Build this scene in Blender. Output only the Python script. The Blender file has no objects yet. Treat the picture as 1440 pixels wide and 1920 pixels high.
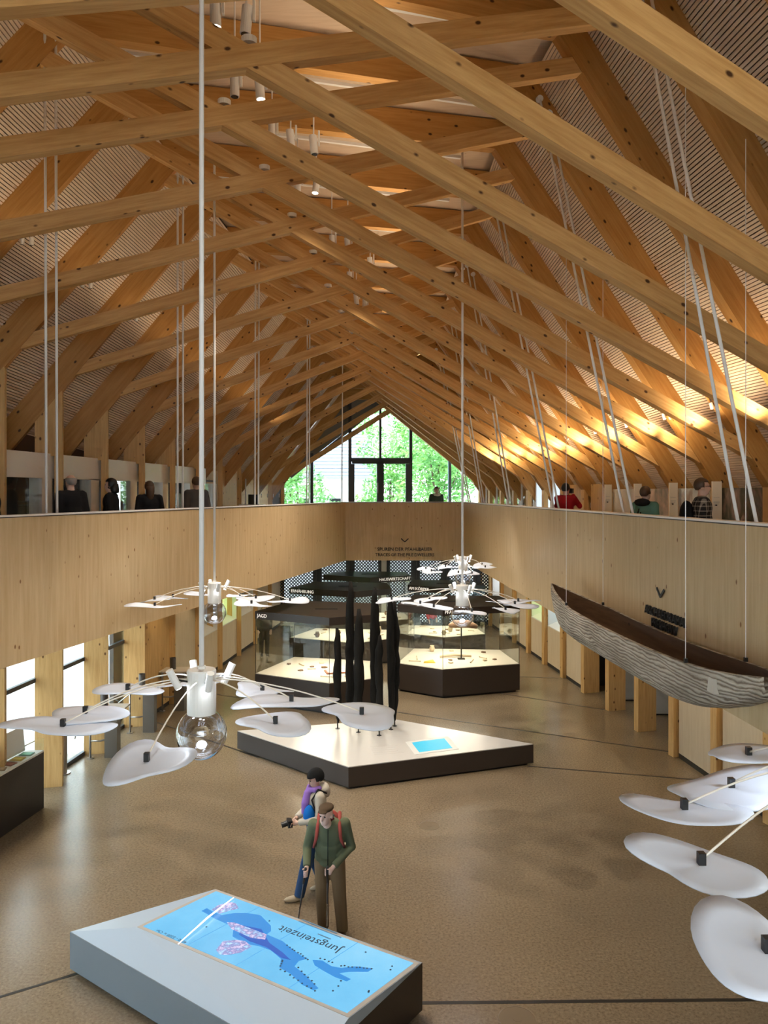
import bpy, bmesh, math, random
from mathutils import Vector, Matrix
R = random.Random(7)
scn = bpy.context.scene
COL = scn.collection
F, HZ, EYE = 1442.0, 925.0, 5.5          # focal length in px, horizon row, eye height

# ---------------------------------------------------------------- camera, world, exposure
cam = bpy.data.cameras.new('camera')
cam.sensor_fit = 'VERTICAL'; cam.sensor_height = 32.0
cam.lens = F / 1920 * 32.0
cam.shift_y = -(960 - HZ) / 1920
cam.clip_start = 0.05; cam.clip_end = 400
co = bpy.data.objects.new('camera', cam); COL.objects.link(co)
co.location = (0, 0, EYE); co.rotation_euler = (math.pi / 2, 0, 0)
scn.camera = co
vs = scn.view_settings
vs.view_transform = 'Standard'; vs.look = 'None'; vs.gamma = 1; vs.use_curve_mapping = False
vs.exposure = 0.92
w = bpy.data.worlds.new('overcast_sky'); scn.world = w; w.use_nodes = True
w.node_tree.nodes['Background'].inputs[0].default_value = (0.80, 0.92, 1.0, 1)
w.node_tree.nodes['Background'].inputs[1].default_value = 3.6
scn.cycles.max_bounces = 5; scn.cycles.diffuse_bounces = 4; scn.cycles.glossy_bounces = 2; scn.cycles.transmission_bounces = 2; scn.cycles.transparent_max_bounces = 12
scn.cycles.use_adaptive_sampling = True; scn.cycles.adaptive_threshold = .11; scn.cycles.adaptive_min_samples = 12
scn.cycles.caustics_reflective = False; scn.cycles.caustics_refractive = False
scn.cycles.sample_clamp_indirect = 4.0

def light(name, kind, loc, power, color=(1, .86, .66), aim=None, **kw):
    d = bpy.data.lights.new(name, kind); d.energy = power; d.color = color
    for a, v in kw.items(): setattr(d, a, v)
    o = bpy.data.objects.new(name, d); COL.objects.link(o); o.location = loc
    if aim is not None:
        o.rotation_euler = (Vector(aim) - Vector(loc)).to_track_quat('-Z', 'Y').to_euler()
    return o

# ---------------------------------------------------------------- materials
MATS = {}
def new_mat(name):
    m = bpy.data.materials.new(name); m.use_nodes = True; MATS[name] = m
    nt = m.node_tree; b = nt.nodes['Principled BSDF']
    return m, nt, b
def plain(name, col, rough=.5, metal=0, emit=None, es=0, spec=.5):
    if name in MATS: return MATS[name]
    m, nt, b = new_mat(name)
    b.inputs['Base Color'].default_value = (*col, 1); b.inputs['Roughness'].default_value = rough
    b.inputs['Metallic'].default_value = metal; b.inputs['Specular IOR Level'].default_value = spec
    if emit:
        b.inputs['Emission Color'].default_value = (*emit, 1); b.inputs['Emission Strength'].default_value = es
    n = nt.nodes.new('ShaderNodeTexNoise'); n.inputs['Scale'].default_value = 40
    bp = nt.nodes.new('ShaderNodeBump'); bp.inputs['Strength'].default_value = .04
    nt.links.new(n.outputs['Fac'], bp.inputs['Height']); nt.links.new(bp.outputs[0], b.inputs['Normal'])
    return m
def N(nt, t, **kw):
    n = nt.nodes.new(t)
    for k, v in kw.items():
        if k in n.inputs: n.inputs[k].default_value = v
        else: setattr(n, k, v)
    return n
def ramp(nt, stops):
    r = nt.nodes.new('ShaderNodeValToRGB'); e = r.color_ramp.elements
    while len(e) < len(stops): e.new(.5)
    for x, (p, c) in zip(e, stops): x.position = p; x.color = (*c, 1)
    return r
def wood(name, c0, c1, knot, grain=(1, 14, 14), kscale=2.6, kmap=(.8, 1.3, 1.3), kr=.085, rough=.55):
    if name in MATS: return MATS[name]
    m, nt, b = new_mat(name); L = nt.links
    tc = N(nt, 'ShaderNodeTexCoord'); oi = N(nt, 'ShaderNodeObjectInfo')
    mu = N(nt, 'ShaderNodeMath', operation='MULTIPLY'); mu.inputs[1].default_value = 37
    L.new(oi.outputs['Random'], mu.inputs[0])
    ad = N(nt, 'ShaderNodeVectorMath', operation='ADD')
    L.new(tc.outputs['Object'], ad.inputs[0]); L.new(mu.outputs[0], ad.inputs[1])
    mp = N(nt, 'ShaderNodeMapping'); mp.inputs['Scale'].default_value = grain; L.new(ad.outputs[0], mp.inputs['Vector'])
    ns = N(nt, 'ShaderNodeTexNoise', Scale=1.6, Detail=5.0, Roughness=.6); L.new(mp.outputs[0], ns.inputs['Vector'])
    rp = ramp(nt, [(.3, c0), (.7, c1)]); L.new(ns.outputs['Fac'], rp.inputs[0])
    mk = N(nt, 'ShaderNodeMapping'); mk.inputs['Scale'].default_value = kmap; L.new(ad.outputs[0], mk.inputs['Vector'])
    vo = N(nt, 'ShaderNodeTexVoronoi', Scale=kscale); L.new(mk.outputs[0], vo.inputs['Vector'])
    rk = ramp(nt, [(kr * .55, (1, 1, 1)), (kr, (0, 0, 0))]); L.new(vo.outputs['Distance'], rk.inputs[0])
    mx = N(nt, 'ShaderNodeMix', data_type='RGBA'); L.new(rk.outputs[0], mx.inputs['Factor'])
    L.new(rp.outputs[0], mx.inputs['A']); mx.inputs['B'].default_value = (*knot, 1)
    L.new(mx.outputs['Result'], b.inputs['Base Color'])
    b.inputs['Roughness'].default_value = rough; b.inputs['Specular IOR Level'].default_value = .3
    return m
GLU = wood('glulam_spruce', (.40, .19, .05), (.54, .29, .09), (.06, .022, .006), kscale=4.2, kr=.14)
GLUL = wood('glulam_spruce_pale', (.50, .265, .085), (.70, .43, .175), (.08, .03, .01), kscale=4.2, kr=.14)
POST = wood('post_spruce', (.56, .33, .12), (.72, .47, .2), (.14, .06, .02), grain=(14, 14, 1), kscale=4.0, kmap=(1.3, 1.3, .8), kr=.13)
CLT = wood('clt_spruce', (.52, .37, .20), (.63, .48, .285), (.24, .12, .05), grain=(10, 10, .7), kscale=4.2, kmap=(1.2, 1.2, .7), kr=.10)
PANEL = wood('pale_birch_panel', (.62, .50, .34), (.70, .58, .42), (.5, .38, .24), grain=(9, 9, .8), kscale=2, kr=.02)
CEILP = wood('ceiling_panel_spruce', (.58, .44, .32), (.66, .52, .40), (.4, .26, .16), kr=.04)
SLAT = wood('lath_spruce', (.68, .54, .42), (.80, .66, .52), (.4, .26, .16), kr=.03)
PALEW = plain('white_lacquer', (.78, .77, .74), .4)
WHITE = plain('white_metal', (.82, .82, .82), .35)
PETALM = plain('petal_acrylic', (.66, .72, .84), .45)
DARK = plain('dark_bronze', (.035, .025, .02), .38)
BLACK = plain('black_plastic', (.012, .012, .013), .4)
GREYM = plain('anthracite_frame', (.05, .055, .06), .45)
STEEL = plain('brushed_steel', (.42, .40, .38), .32, .9)
STEELD = plain('dark_steel', (.10, .09, .085), .4, .4)
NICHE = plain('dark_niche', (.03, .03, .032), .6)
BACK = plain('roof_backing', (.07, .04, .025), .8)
SCREENDK = plain('screen_dark', (.02, .02, .025), .15)
CREAM = plain('cream_panel', (.80, .74, .62), .6)
GREYB = plain('silver_grey_panel', (.17, .21, .25), .4)

def glass(name, tint=(1, 1, 1), refl=.9, pw=4.0, base=.035):
    if name in MATS: return MATS[name]
    m = bpy.data.materials.new(name); m.use_nodes = True; MATS[name] = m
    nt = m.node_tree; nt.nodes.remove(nt.nodes['Principled BSDF'])
    out = nt.nodes['Material Output']
    t = N(nt, 'ShaderNodeBsdfTransparent'); t.inputs[0].default_value = (*tint, 1)
    g = N(nt, 'ShaderNodeBsdfGlossy'); g.inputs['Roughness'].default_value = .01
    lw = N(nt, 'ShaderNodeLayerWeight'); lw.inputs['Blend'].default_value = .5
    fr = N(nt, 'ShaderNodeMath', operation='POWER'); fr.inputs[1].default_value = pw; nt.links.new(lw.outputs['Facing'], fr.inputs[0])
    mu = N(nt, 'ShaderNodeMath', operation='MULTIPLY_ADD'); mu.inputs[1].default_value = refl * .9; mu.inputs[2].default_value = base * refl; mu.use_clamp = True
    mx = N(nt, 'ShaderNodeMixShader')
    nt.links.new(fr.outputs[0], mu.inputs[0]); nt.links.new(mu.outputs[0], mx.inputs[0])
    nt.links.new(t.outputs[0], mx.inputs[1]); nt.links.new(g.outputs[0], mx.inputs[2]); nt.links.new(mx.outputs[0], out.inputs[0])
    return m
GLASS = glass('clear_glass', (.97, .99, .985), .8)
BULBG = glass('bulb_glass', (.88, .92, 1.0), 1.15, 1.9, .11)

def floor_mat():
    m, nt, b = new_mat('polished_terrazzo'); L = nt.links
    tc = N(nt, 'ShaderNodeTexCoord')
    n1 = N(nt, 'ShaderNodeTexNoise', Scale=.5, Detail=6.0); L.new(tc.outputs['Object'], n1.inputs['Vector'])
    r1 = ramp(nt, [(0, (.155, .116, .074)), (1, (.24, .185, .122))]); L.new(n1.outputs['Fac'], r1.inputs[0])
    n2 = N(nt, 'ShaderNodeTexNoise', Scale=30.0, Detail=4.0, Roughness=.75); L.new(tc.outputs['Object'], n2.inputs['Vector'])
    r2 = ramp(nt, [(.30, (.42, .40, .38)), (.48, (.95, .95, .95)), (.62, (1.25, 1.25, 1.25)), (.72, (1.8, 1.8, 1.75))]); L.new(n2.outputs['Fac'], r2.inputs[0])
    mx = N(nt, 'ShaderNodeMix', data_type='RGBA', blend_type='MULTIPLY'); mx.inputs['Factor'].default_value = .75
    L.new(r1.outputs[0], mx.inputs['A']); L.new(r2.outputs[0], mx.inputs['B']); L.new(mx.outputs['Result'], b.inputs['Base Color'])
    b.inputs['Roughness'].default_value = .26
    b.inputs['Specular IOR Level'].default_value = .55
    return m
FLOORM = floor_mat()

def emis(name, col, s):
    return plain(name, (0.02, .02, .02), .4, emit=col, es=s)
def noise_pic(name, stops, scale=3.0, emit=0, wave=False, mapsc=(1, 1, 1), screen=False):
    m, nt, b = new_mat(name); L = nt.links
    tc = N(nt, 'ShaderNodeTexCoord'); mp = N(nt, 'ShaderNodeMapping'); mp.inputs['Scale'].default_value = mapsc
    L.new(tc.outputs['Object'], mp.inputs['Vector'])
    n = N(nt, 'ShaderNodeTexNoise', Scale=scale, Detail=6.0, Roughness=.65, Distortion=.6 if wave else 0.0); L.new(mp.outputs[0], n.inputs['Vector'])
    r = ramp(nt, stops); L.new(n.outputs['Fac'], r.inputs[0]); L.new(r.outputs[0], b.inputs['Base Color'])
    b.inputs['Roughness'].default_value = .5
    if screen:
        nt.links.remove(b.inputs['Base Color'].links[0]); b.inputs['Base Color'].default_value = (.01, .012, .015, 1); b.inputs['Roughness'].default_value = .25
    if emit:
        L.new(r.outputs[0], b.inputs['Emission Color']); b.inputs['Emission Strength'].default_value = emit
    return m

# ---------------------------------------------------------------- mesh helpers
def G(px, py, z=0.0):
    D = (EYE - z) * F / (py - HZ)
    return Vector(((px - 720) / F * D, D, z))
def P(px, py, D):
    return Vector(((px - 720) / F * D, D, EYE - (py - HZ) / F * D))

class MB:
    def __init__(s): s.v = []; s.f = []
    def add(s, vs, fs):
        o = len(s.v); s.v += [tuple(x) for x in vs]; s.f += [tuple(i + o for i in f) for f in fs]; return s
    def box(s, c, d, M=None):
        x, y, z = d[0] / 2, d[1] / 2, d[2] / 2; c = Vector(c)
        vs = [Vector((a * x, b * y, e * z)) for a, b, e in ((-1, -1, -1), (1, -1, -1), (1, 1, -1), (-1, 1, -1), (-1, -1, 1), (1, -1, 1), (1, 1, 1), (-1, 1, 1))]
        if M is not None: vs = [M @ q for q in vs]
        return s.add([q + c for q in vs], [(0, 3, 2, 1), (4, 5, 6, 7), (0, 1, 5, 4), (1, 2, 6, 5), (2, 3, 7, 6), (3, 0, 4, 7)])
    def prism(s, poly, z0, z1):
        n = len(poly); area = sum(poly[i][0] * poly[(i + 1) % n][1] - poly[(i + 1) % n][0] * poly[i][1] for i in range(n))
        if area < 0: poly = poly[::-1]
        vs = [(p[0], p[1], z0) for p in poly] + [(p[0], p[1], z1) for p in poly]
        return s.add(vs, [tuple(range(n))[::-1], tuple(range(n, 2 * n))] + [(i, (i + 1) % n, n + (i + 1) % n, n + i) for i in range(n)])
    def slabpoly(s, pts, nvec):           # planar 3d polygon extruded by nvec
        n = len(pts); pts = [Vector(p) for p in pts]; nv = Vector(nvec)
        return s.add(pts + [p + nv for p in pts], [tuple(range(n))[::-1], tuple(range(n, 2 * n))] + [(i, (i + 1) % n, n + (i + 1) % n, n + i) for i in range(n)])
    def tube(s, p, q, r0, r1=None, n=10, cap=True):
        r1 = r0 if r1 is None else r1
        return s.path([p, q], [r0, r1], n, cap)
    def path(s, pts, rs, n=8, cap=True):
        pts = [Vector(p) for p in pts]
        if not isinstance(rs, (list, tuple)): rs = [rs] * len(pts)
        o = len(s.v); m = len(pts); ref = None
        for i, p in enumerate(pts):
            t = (pts[min(i + 1, m - 1)] - pts[max(i - 1, 0)]).normalized()
            if ref is None: ref = t.orthogonal().normalized()
            ref = (ref - t * ref.dot(t)).normalized(); b = t.cross(ref)
            for k in range(n):
                a = 2 * math.pi * k / n
                s.v.append(tuple(p + (ref * math.cos(a) + b * math.sin(a)) * rs[i]))
        for i in range(m - 1):
            for k in range(n):
                s.f.append((o + i * n + k, o + i * n + (k + 1) % n, o + (i + 1) * n + (k + 1) % n, o + (i + 1) * n + k))
        if cap: s.f.append(tuple(range(o, o + n))[::-1]); s.f.append(tuple(range(o + (m - 1) * n, o + m * n)))
        return s
    def lathe(s, prof, n=24, c=(0, 0, 0)):   # prof [(r,z)]
        o = len(s.v); c = Vector(c)
        for r, z in prof:
            for k in range(n):
                a = 2 * math.pi * k / n; s.v.append(tuple(c + Vector((r * math.cos(a), r * math.sin(a), z))))
        for i in range(len(prof) - 1):
            for k in range(n): s.f.append((o + i * n + k, o + i * n + (k + 1) % n, o + (i + 1) * n + (k + 1) % n, o + (i + 1) * n + k))
        return s
    def ell(s, c, r, M=None, n=12, m=8):
        o = len(s.v); c = Vector(c)
        for i in range(m + 1):
            th = math.pi * i / m
            for k in range(n):
                a = 2 * math.pi * k / n
                q = Vector((r[0] * math.sin(th) * math.cos(a), r[1] * math.sin(th) * math.sin(a), -r[2] * math.cos(th)))
                s.v.append(tuple(c + (M @ q if M is not None else q)))
        for i in range(m):
            for k in range(n): s.f.append((o + i * n + k, o + i * n + (k + 1) % n, o + (i + 1) * n + (k + 1) % n, o + (i + 1) * n + k))
        return s
    def mesh(s, name, smooth=False):
        me = bpy.data.meshes.new(name); me.from_pydata(s.v, [], s.f); me.validate(); me.update()
        if smooth: me.shade_smooth()
        return me
    def build(s, name, mat, parent=None, M=None, smooth=False, local=None):
        """local: world point taken as object origin (vertices given in world)"""
        if local is not None:
            lo = Vector(local); s.v = [tuple(Vector(q) - lo) for q in s.v]; M = Matrix.Translation(lo)
        return link(name, s.mesh(name, smooth), mat, parent, M)

def link(name, data, mat=None, parent=None, M=None):
    o = bpy.data.objects.new(name, data); COL.objects.link(o)
    if mat is not None and hasattr(data, 'materials') and len(data.materials) == 0: data.materials.append(mat)
    if parent is not None:
        o.parent = parent
        pm = parent.get('_m')
        o.matrix_parent_inverse = Matrix.Identity(4)
        o.matrix_local = WM[parent.name].inverted() @ (M or Matrix.Identity(4))
    elif M is not None: o.matrix_world = M
    WM[o.name] = M.copy() if M is not None else Matrix.Identity(4)
    return o
WM = {}
def empty(name, loc=(0, 0, 0), M=None):
    o = bpy.data.objects.new(name, None); COL.objects.link(o)
    M = M or Matrix.Translation(Vector(loc)); o.matrix_world = M; WM[o.name] = M.copy(); o.empty_display_size = .1
    return o
def tag(o, label, cat, group=None, kind=None):
    o['label'] = label; o['category'] = cat
    if group: o['group'] = group
    if kind: o['kind'] = kind
    return o
def frame(o, ex, ey, ez):
    M = Matrix((ex, ey, ez)).transposed().to_4x4(); M.translation = o; return M
ORD = 'first second third fourth fifth sixth seventh eighth ninth tenth eleventh twelfth thirteenth fourteenth fifteenth sixteenth seventeenth eighteenth nineteenth twentieth'.split()
def lettering(txt, org, ex, size, mat, parent=None, ext=.006, align='LEFT', up=Vector((0, 0, 1)), name='lettering'):
    c = bpy.data.curves.new(name, 'FONT'); c.body = txt; c.size = size; c.extrude = ext; c.align_x = align; c.resolution_u = 2
    ex = Vector(ex).normalized(); up = Vector(up).normalized()
    t = bpy.data.objects.new('tmp', c); COL.objects.link(t)
    me = bpy.data.meshes.new_from_object(t.evaluated_get(bpy.context.evaluated_depsgraph_get()))
    bpy.data.objects.remove(t); bpy.data.curves.remove(c)
    return link(name, me, mat, parent, frame(Vector(org), ex, up, ex.cross(up)))

# ---------------------------------------------------------------- building geometry
Z = Vector((0, 0, 1))
def XL(D): return -(7.57 - .104 * D)
def XR(D): return 7.68 - .104 * D
def DL(i): return 12.7 + 1.8 * (i - 5) + .017 * (i - 5) ** 2
def DR(i): return 16.1 + 1.68 * (i - 5) + .009 * (i - 5) ** 2
CPX = {1: 463, 2: 417, 3: 493, 4: 545, 5: 585, 6: 613, 7: 638, 8: 658, 9: 672, 10: 685, 11: 697, 12: 705, 13: 710, 14: 714, 15: 717}
CZ = {1: 4.13, 2: 4.30, 3: 4.28, 4: 4.26, 5: 4.23, 6: 4.10, 7: 4.0, 8: 3.92, 9: 3.85, 10: 3.80, 11: 3.77, 12: 3.77, 13: 3.79, 14: 3.82, 15: 3.86}
class Truss: pass
def truss_geo(i):
    t = Truss(); t.i = i
    t.DL, t.DR = DL(i), DR(i); t.XL, t.XR = XL(t.DL), XR(t.DR)
    t.k = (t.DR - t.DL) / (t.XR - t.XL)
    t.tv = Vector((1, t.k, 0)).normalized(); t.n = Vector((-t.k, 1, 0)).normalized()
    t.zL = EYE + 2.1 - .0863 * (t.DL - 12.7) - (.5 + .4 * (1 - i) if i <= 1 else 0); t.zR = EYE + .13
    t.sc = 1 / t.tv.x                         # plan length per unit X
    if i >= 3: xul = -3.63 + .21 * (i - 5)
    else: xul = -4.05 - .12 * (3 - i)
    xur = 1.88 - .06 * (i - 4) if i >= 4 else 1.88 + .17 * (4 - i)
    t.UL = (xul, t.zL + 1.35 * (xul - t.XL)); t.UR = (xur, t.zR + 1.34 * (t.XR - xur))
    if i in CPX:
        a = (CPX[i] - 720) / F
        D = (t.DL - t.k * t.XL) / (1 - t.k * a); t.C = (a * D, EYE + CZ[i])
    else: t.C = (-.65 + .4 * (0 - i), EYE + 3.96 - .15 * (0 - i))
    t.pt = lambda X, z: Vector((X, t.DL + t.k * (X - t.XL), z))
    # inner outline (X,z): foot left, knee left, upper left, upper right, knee right, foot right
    t.PL = (t.XL - .9, t.zL - .9 * 1.35); t.PR = (t.XR + 1.0, t.zR - 1.34)
    inner = [t.PL, t.UL, t.UR, t.PR]
    t.inner = inner
    def off(d):
        ps = [Vector(p) for p in inner]; out = []
        nr = []
        for a, b in zip(ps, ps[1:]):
            e = (b - a).normalized(); nr.append(Vector((-e.y, e.x)))
        out.append(ps[0] + nr[0] * d)
        for j in (1, 2):
            m = (nr[j - 1] + nr[j]).normalized(); out.append(ps[j] + m * (d / m.dot(nr[j])))
        out.append(ps[3] + nr[2] * d)
        return [(p.x, p.y) for p in out]
    t.off = off; t.outer = off(.5)
    return t
TR = {i: truss_geo(i) for i in range(-5, 16)}

def planar(name, t, pts, w, mat, parent):
    """pts (X,z) polygon in truss plane; local X along pts[0]->pts[1]"""
    p = [t.pt(*q) for q in pts]; ex = (p[1] - p[0]).normalized(); ey = t.n.copy(); ez = ex.cross(ey).normalized()
    M = frame(p[0], ex, ey, ez); Mi = M.inverted(); mb = MB()
    loc = [Mi @ q for q in p]
    area = sum(loc[a].x * loc[(a + 1) % len(loc)].z - loc[(a + 1) % len(loc)].x * loc[a].z for a in range(len(loc)))
    if area > 0: loc = loc[::-1]
    mb.slabpoly([Vector((q.x, -w / 2, q.z)) for q in loc], (0, w, 0))
    me = mb.mesh(name); bm = bmesh.new(); bm.from_mesh(me); bmesh.ops.recalc_face_normals(bm, faces=bm.faces); bm.to_mesh(me); bm.free()
    return link(name, me, mat, parent, M)
def inplane_beam(name, t, a, b, h, w, mat, parent):
    A, B = Vector(a), Vector(b); e = (B - A).normalized(); nn = Vector((-e.y, e.x)) * h / 2
    return planar(name, t, [tuple(A - nn), tuple(B - nn), tuple(B + nn), tuple(A + nn)], w, mat, parent)
def lerp(a, b, s): return (a[0] + (b[0] - a[0]) * s, a[1] + (b[1] - a[1]) * s)

for i in range(15, -4, -1):
    t = TR[i]; nm = ORD[15 - i] if 15 - i < 20 else str(i)
    e = empty('roof_truss', t.pt(t.XL, 4.0))
    tag(e, f'glued timber roof truss, {nm} counted from the glazed gable', 'roof truss', 'skewed roof trusses', 'structure')
    I, O = t.inner, t.outer
    planar('rafter', t, [I[0], I[1], O[1], O[0]], .18, GLU, e)
    planar('top_chord', t, [I[1], I[2], O[2], O[1]], .175, GLU, e)
    planar('rafter', t, [I[2], I[3], O[3], O[2]], .18, GLU, e)
    # posts: fins standing from lower floor to the knees (left: tall, right: short upper part)
    for side in (-1, 1):
        X0 = t.XL if side < 0 else t.XR; zt = (t.zL if side < 0 else t.zR)
        if i <= 0 and side > 0 and t.DR < 4: continue
        d = .46
        mb = MB(); p0 = t.pt(X0, 0); M = frame(p0, t.tv, t.n, Z)
        xs = (0, -d) if side < 0 else (0, d)
        top = zt + d * (-1.35 if side < 0 else -1.34) * 0
        x1 = xs[1] * t.sc; xn = math.copysign(.14, x1)
        pr = [(0, 0, 0), (x1, 0, 0), (x1, 0, 3.9), (xn, 0, 3.9)] + ([(xn, 0, 6.2), (x1, 0, 6.2), (x1, 0, zt - .05)] if side < 0 and zt > 6.45 else [(xn, 0, zt - .02)]) + [(0, 0, zt)]
        if side > 0: pr = pr[::-1]
        mb.slabpoly([Vector(q) + Vector((0, -.085, 0)) for q in pr], (0, .17, 0))
        me = mb.mesh('post'); bm = bmesh.new(); bm.from_mesh(me); bmesh.ops.recalc_face_normals(bm, faces=bm.faces); bm.to_mesh(me); bm.free()
        link('post', me, POST, e, M)
        # small gusset softening the knee
        kx = X0 + (.0 if side < 0 else .0)
        s = -side
        planar('knee_gusset', t, [(X0, zt - .03), (X0 + s * .24, zt + .30), (X0 + s * .24 - s * .1, zt + .42), (X0 - s * .25, zt + .1)], .174, GLU, e)
    # scissor members through C
    C = t.C
    a0 = (t.XL + .12, t.zL + .36)
    sA = (C[1] - a0[1]) / (C[0] - a0[0])
    # end of A on the far rafter inner edge
    xr = (t.UR[1] + 1.34 * t.UR[0] - a0[1] + sA * a0[0]) / (sA + 1.34); aend = (xr + .12, a0[1] + sA * (xr + .12 - a0[0]))
    if aend[1] > t.UR[1]: aend = (t.UR[0], t.UR[1] + .12)
    inplane_beam('scissor_beam', t, a0, aend, .21, .150, GLUL, e)
    b0 = (t.XR - .22, t.zR + .50)
    sB = (C[1] - b0[1]) / (C[0] - b0[0])
    xl = (t.UL[1] - 1.35 * t.UL[0] - b0[1] + sB * b0[0]) / (sB - 1.35); bend = (xl - .12, b0[1] + sB * (xl - .12 - b0[0]))
    if bend[1] > t.UL[1] + .25 or bend[0] > t.UL[0] + .3:
        xq = b0[0] + (t.UL[1] + .1 - b0[1]) / sB; bend = (xq, t.UL[1] + .1)
    inplane_beam('scissor_beam', t, b0, bend, .21, .144, GLUL, e)

# ceiling: lath fields, backing and flat panels per bay
ceil = empty('ceiling', (0, 0, 11)); tag(ceil, 'timber lath ceiling between the roof trusses', 'ceiling', kind='structure')
for i in range(-5, 15):
    a, b = TR[i], TR[i + 1]
    ao, bo = a.off(.52), b.off(.52); al, bl = a.off(.40), b.off(.40)
    def q(t, p): return t.pt(*p)
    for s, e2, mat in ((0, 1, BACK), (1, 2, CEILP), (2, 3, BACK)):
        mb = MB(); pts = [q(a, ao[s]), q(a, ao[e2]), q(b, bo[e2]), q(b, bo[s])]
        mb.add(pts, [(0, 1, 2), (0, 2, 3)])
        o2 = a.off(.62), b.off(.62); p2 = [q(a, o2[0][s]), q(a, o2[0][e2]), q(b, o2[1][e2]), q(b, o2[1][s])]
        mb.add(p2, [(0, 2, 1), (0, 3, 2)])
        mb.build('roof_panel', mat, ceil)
    if i < -3: continue
    for s, e2 in ((0, 1), (3, 2)):
        A0, A1, B0, B1 = q(a, al[s]), q(a, al[e2]), q(b, bl[s]), q(b, bl[e2])
        n = int((A1 - A0).length / .052); mb = MB()
        org = A0
        ex = (B0 - A0).normalized(); up = (A1 - A0).normalized(); nn = ex.cross(up).normalized()
        M = frame(org, ex, (nn.cross(ex)).normalized(), nn); Mi = M.inverted()
        off1 = a.n * .1; 
        for j in range(n):
            f = (j + .5) / n; p0 = A0.lerp(A1, f); p1 = B0.lerp(B1, f)
            d = (p1 - p0).normalized(); p0 = p0 + d * .09; p1 = p1 - d * .09
            u = (up - d * up.dot(d)).normalized() * .0195; m_ = d.cross(u.normalized()) * .02
            vs_ = [Mi @ (p + sg * u + sh * m_) for p in (p0, p1) for sg, sh in ((-1, -1), (1, -1), (1, 1), (-1, 1))]
            mb.add(vs_, [(0, 1, 5, 4), (1, 2, 6, 5), (2, 3, 7, 6), (3, 0, 4, 7)])
        o = mb.build('lath_field', SLAT, ceil, M); o['kind'] = 'stuff'

# floors
fl = MB().prism([(-8.9, -8), (9.6, -8), (9.2, 22.5), (5.4, 32.4), (-5.2, 32.4)], -.2, 0).build('floor', FLOORM)
tag(fl, 'polished brown terrazzo floor of the lower hall', 'floor', kind='structure')
JOINT = plain('floor_joint_rubber', (.02, .016, .012), .5)
def joint(p, q, wd=.022):
    p, q = Vector((*p, 0)), Vector((*q, 0)); d = (q - p).normalized(); s = Vector((-d.y, d.x, 0)) * wd
    MB().slabpoly([p - s, q - s, q + s, p + s], (0, 0, .002)).build('floor_joint', JOINT, fl)
joint((-7.5, 6.4), (-2.2, 9.6)); joint((-2.2, 8.26), (7.2, 8.4), .026)
joint((2.9, 15.5), (6.3, 14.7)); joint((-5.6, 18.6), (-2.6, 16.0)); joint((-.4, 19.7), (6.1, 16.35)); joint((3.2, 21.15), (5.6, 19.55)); joint((3.8, 23.1), (5.2, 22.9)); joint((-3.4,20.4),(-5.2,21.4))
for px, py, r in ((805, 1548, .17), (970, 1910, .2), (1425, 1540, .18)):
    c = G(px, py); MB().lathe([(r, .0), (r, .003), (r - .015, .003), (r - .015, .0015), (.05, .0015), (.05, .003), (0, .003)], 28, c).build('floor_outlet', plain('outlet_ring', (.17, .125, .075), .35), fl)

# unseen rear gable closed around a middle opening to cut light from behind
rear = empty('wall_rear', (0, -3.4, 0)); tag(rear, 'timber rear gable behind the viewpoint', 'wall', kind='structure')
for c_, d_ in (((-6.4, -3.4, 7), (7.2, .15, 14)), ((6.4, -3.4, 7), (7.2, .15, 14)), ((0, -3.4, 2), (6, .15, 4)), ((0, -3.4, 10.9), (6, .15, 6.2))): MB().box(c_, d_).build('wall_board', CLT, rear)
# gallery slabs and parapets
def pL(D): return -6.98 + .227 * D
def pR(D): return 3.862 - .0517 * D
GT, GB = 4.0, 3.36
carpet = plain('gallery_floor_oak', (.35, .25, .15), .4)
DF = 25.2
for nm, poly in (('floor_gallery_left', [(pL(.3) - .07, .3), (pL(DF) - .07, DF + .07), (-5.9, DF + .07), (-8.4, .3)]),
                 ('floor_gallery_right', [(pR(.3) + .07, .3), (9.2, .3), (6.3, DF + .07), (pR(DF) + .07, DF + .07)]),
                 ('floor_gallery_far', [(-5.9, DF + .07), (6.3, DF + .07), (5.2, 33.8), (-5.2, 33.0)]),
                 ('floor_gallery_near', [(-9.8, -3.3), (9.8, -3.3), (9.8, .3), (-9.8, .3)])):
    o = MB().prism(poly, GB, GT).build(nm, carpet)
    tag(o, 'gallery floor slab ' + {'t': 'along the window niches', 'r': 'at the glazed gable end'}.get('t' if 'left' in nm else 'r' if 'far' in nm else 'x', 'along the picture panels' if 'right' in nm else 'under the viewpoint'), 'floor', kind='structure')
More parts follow.
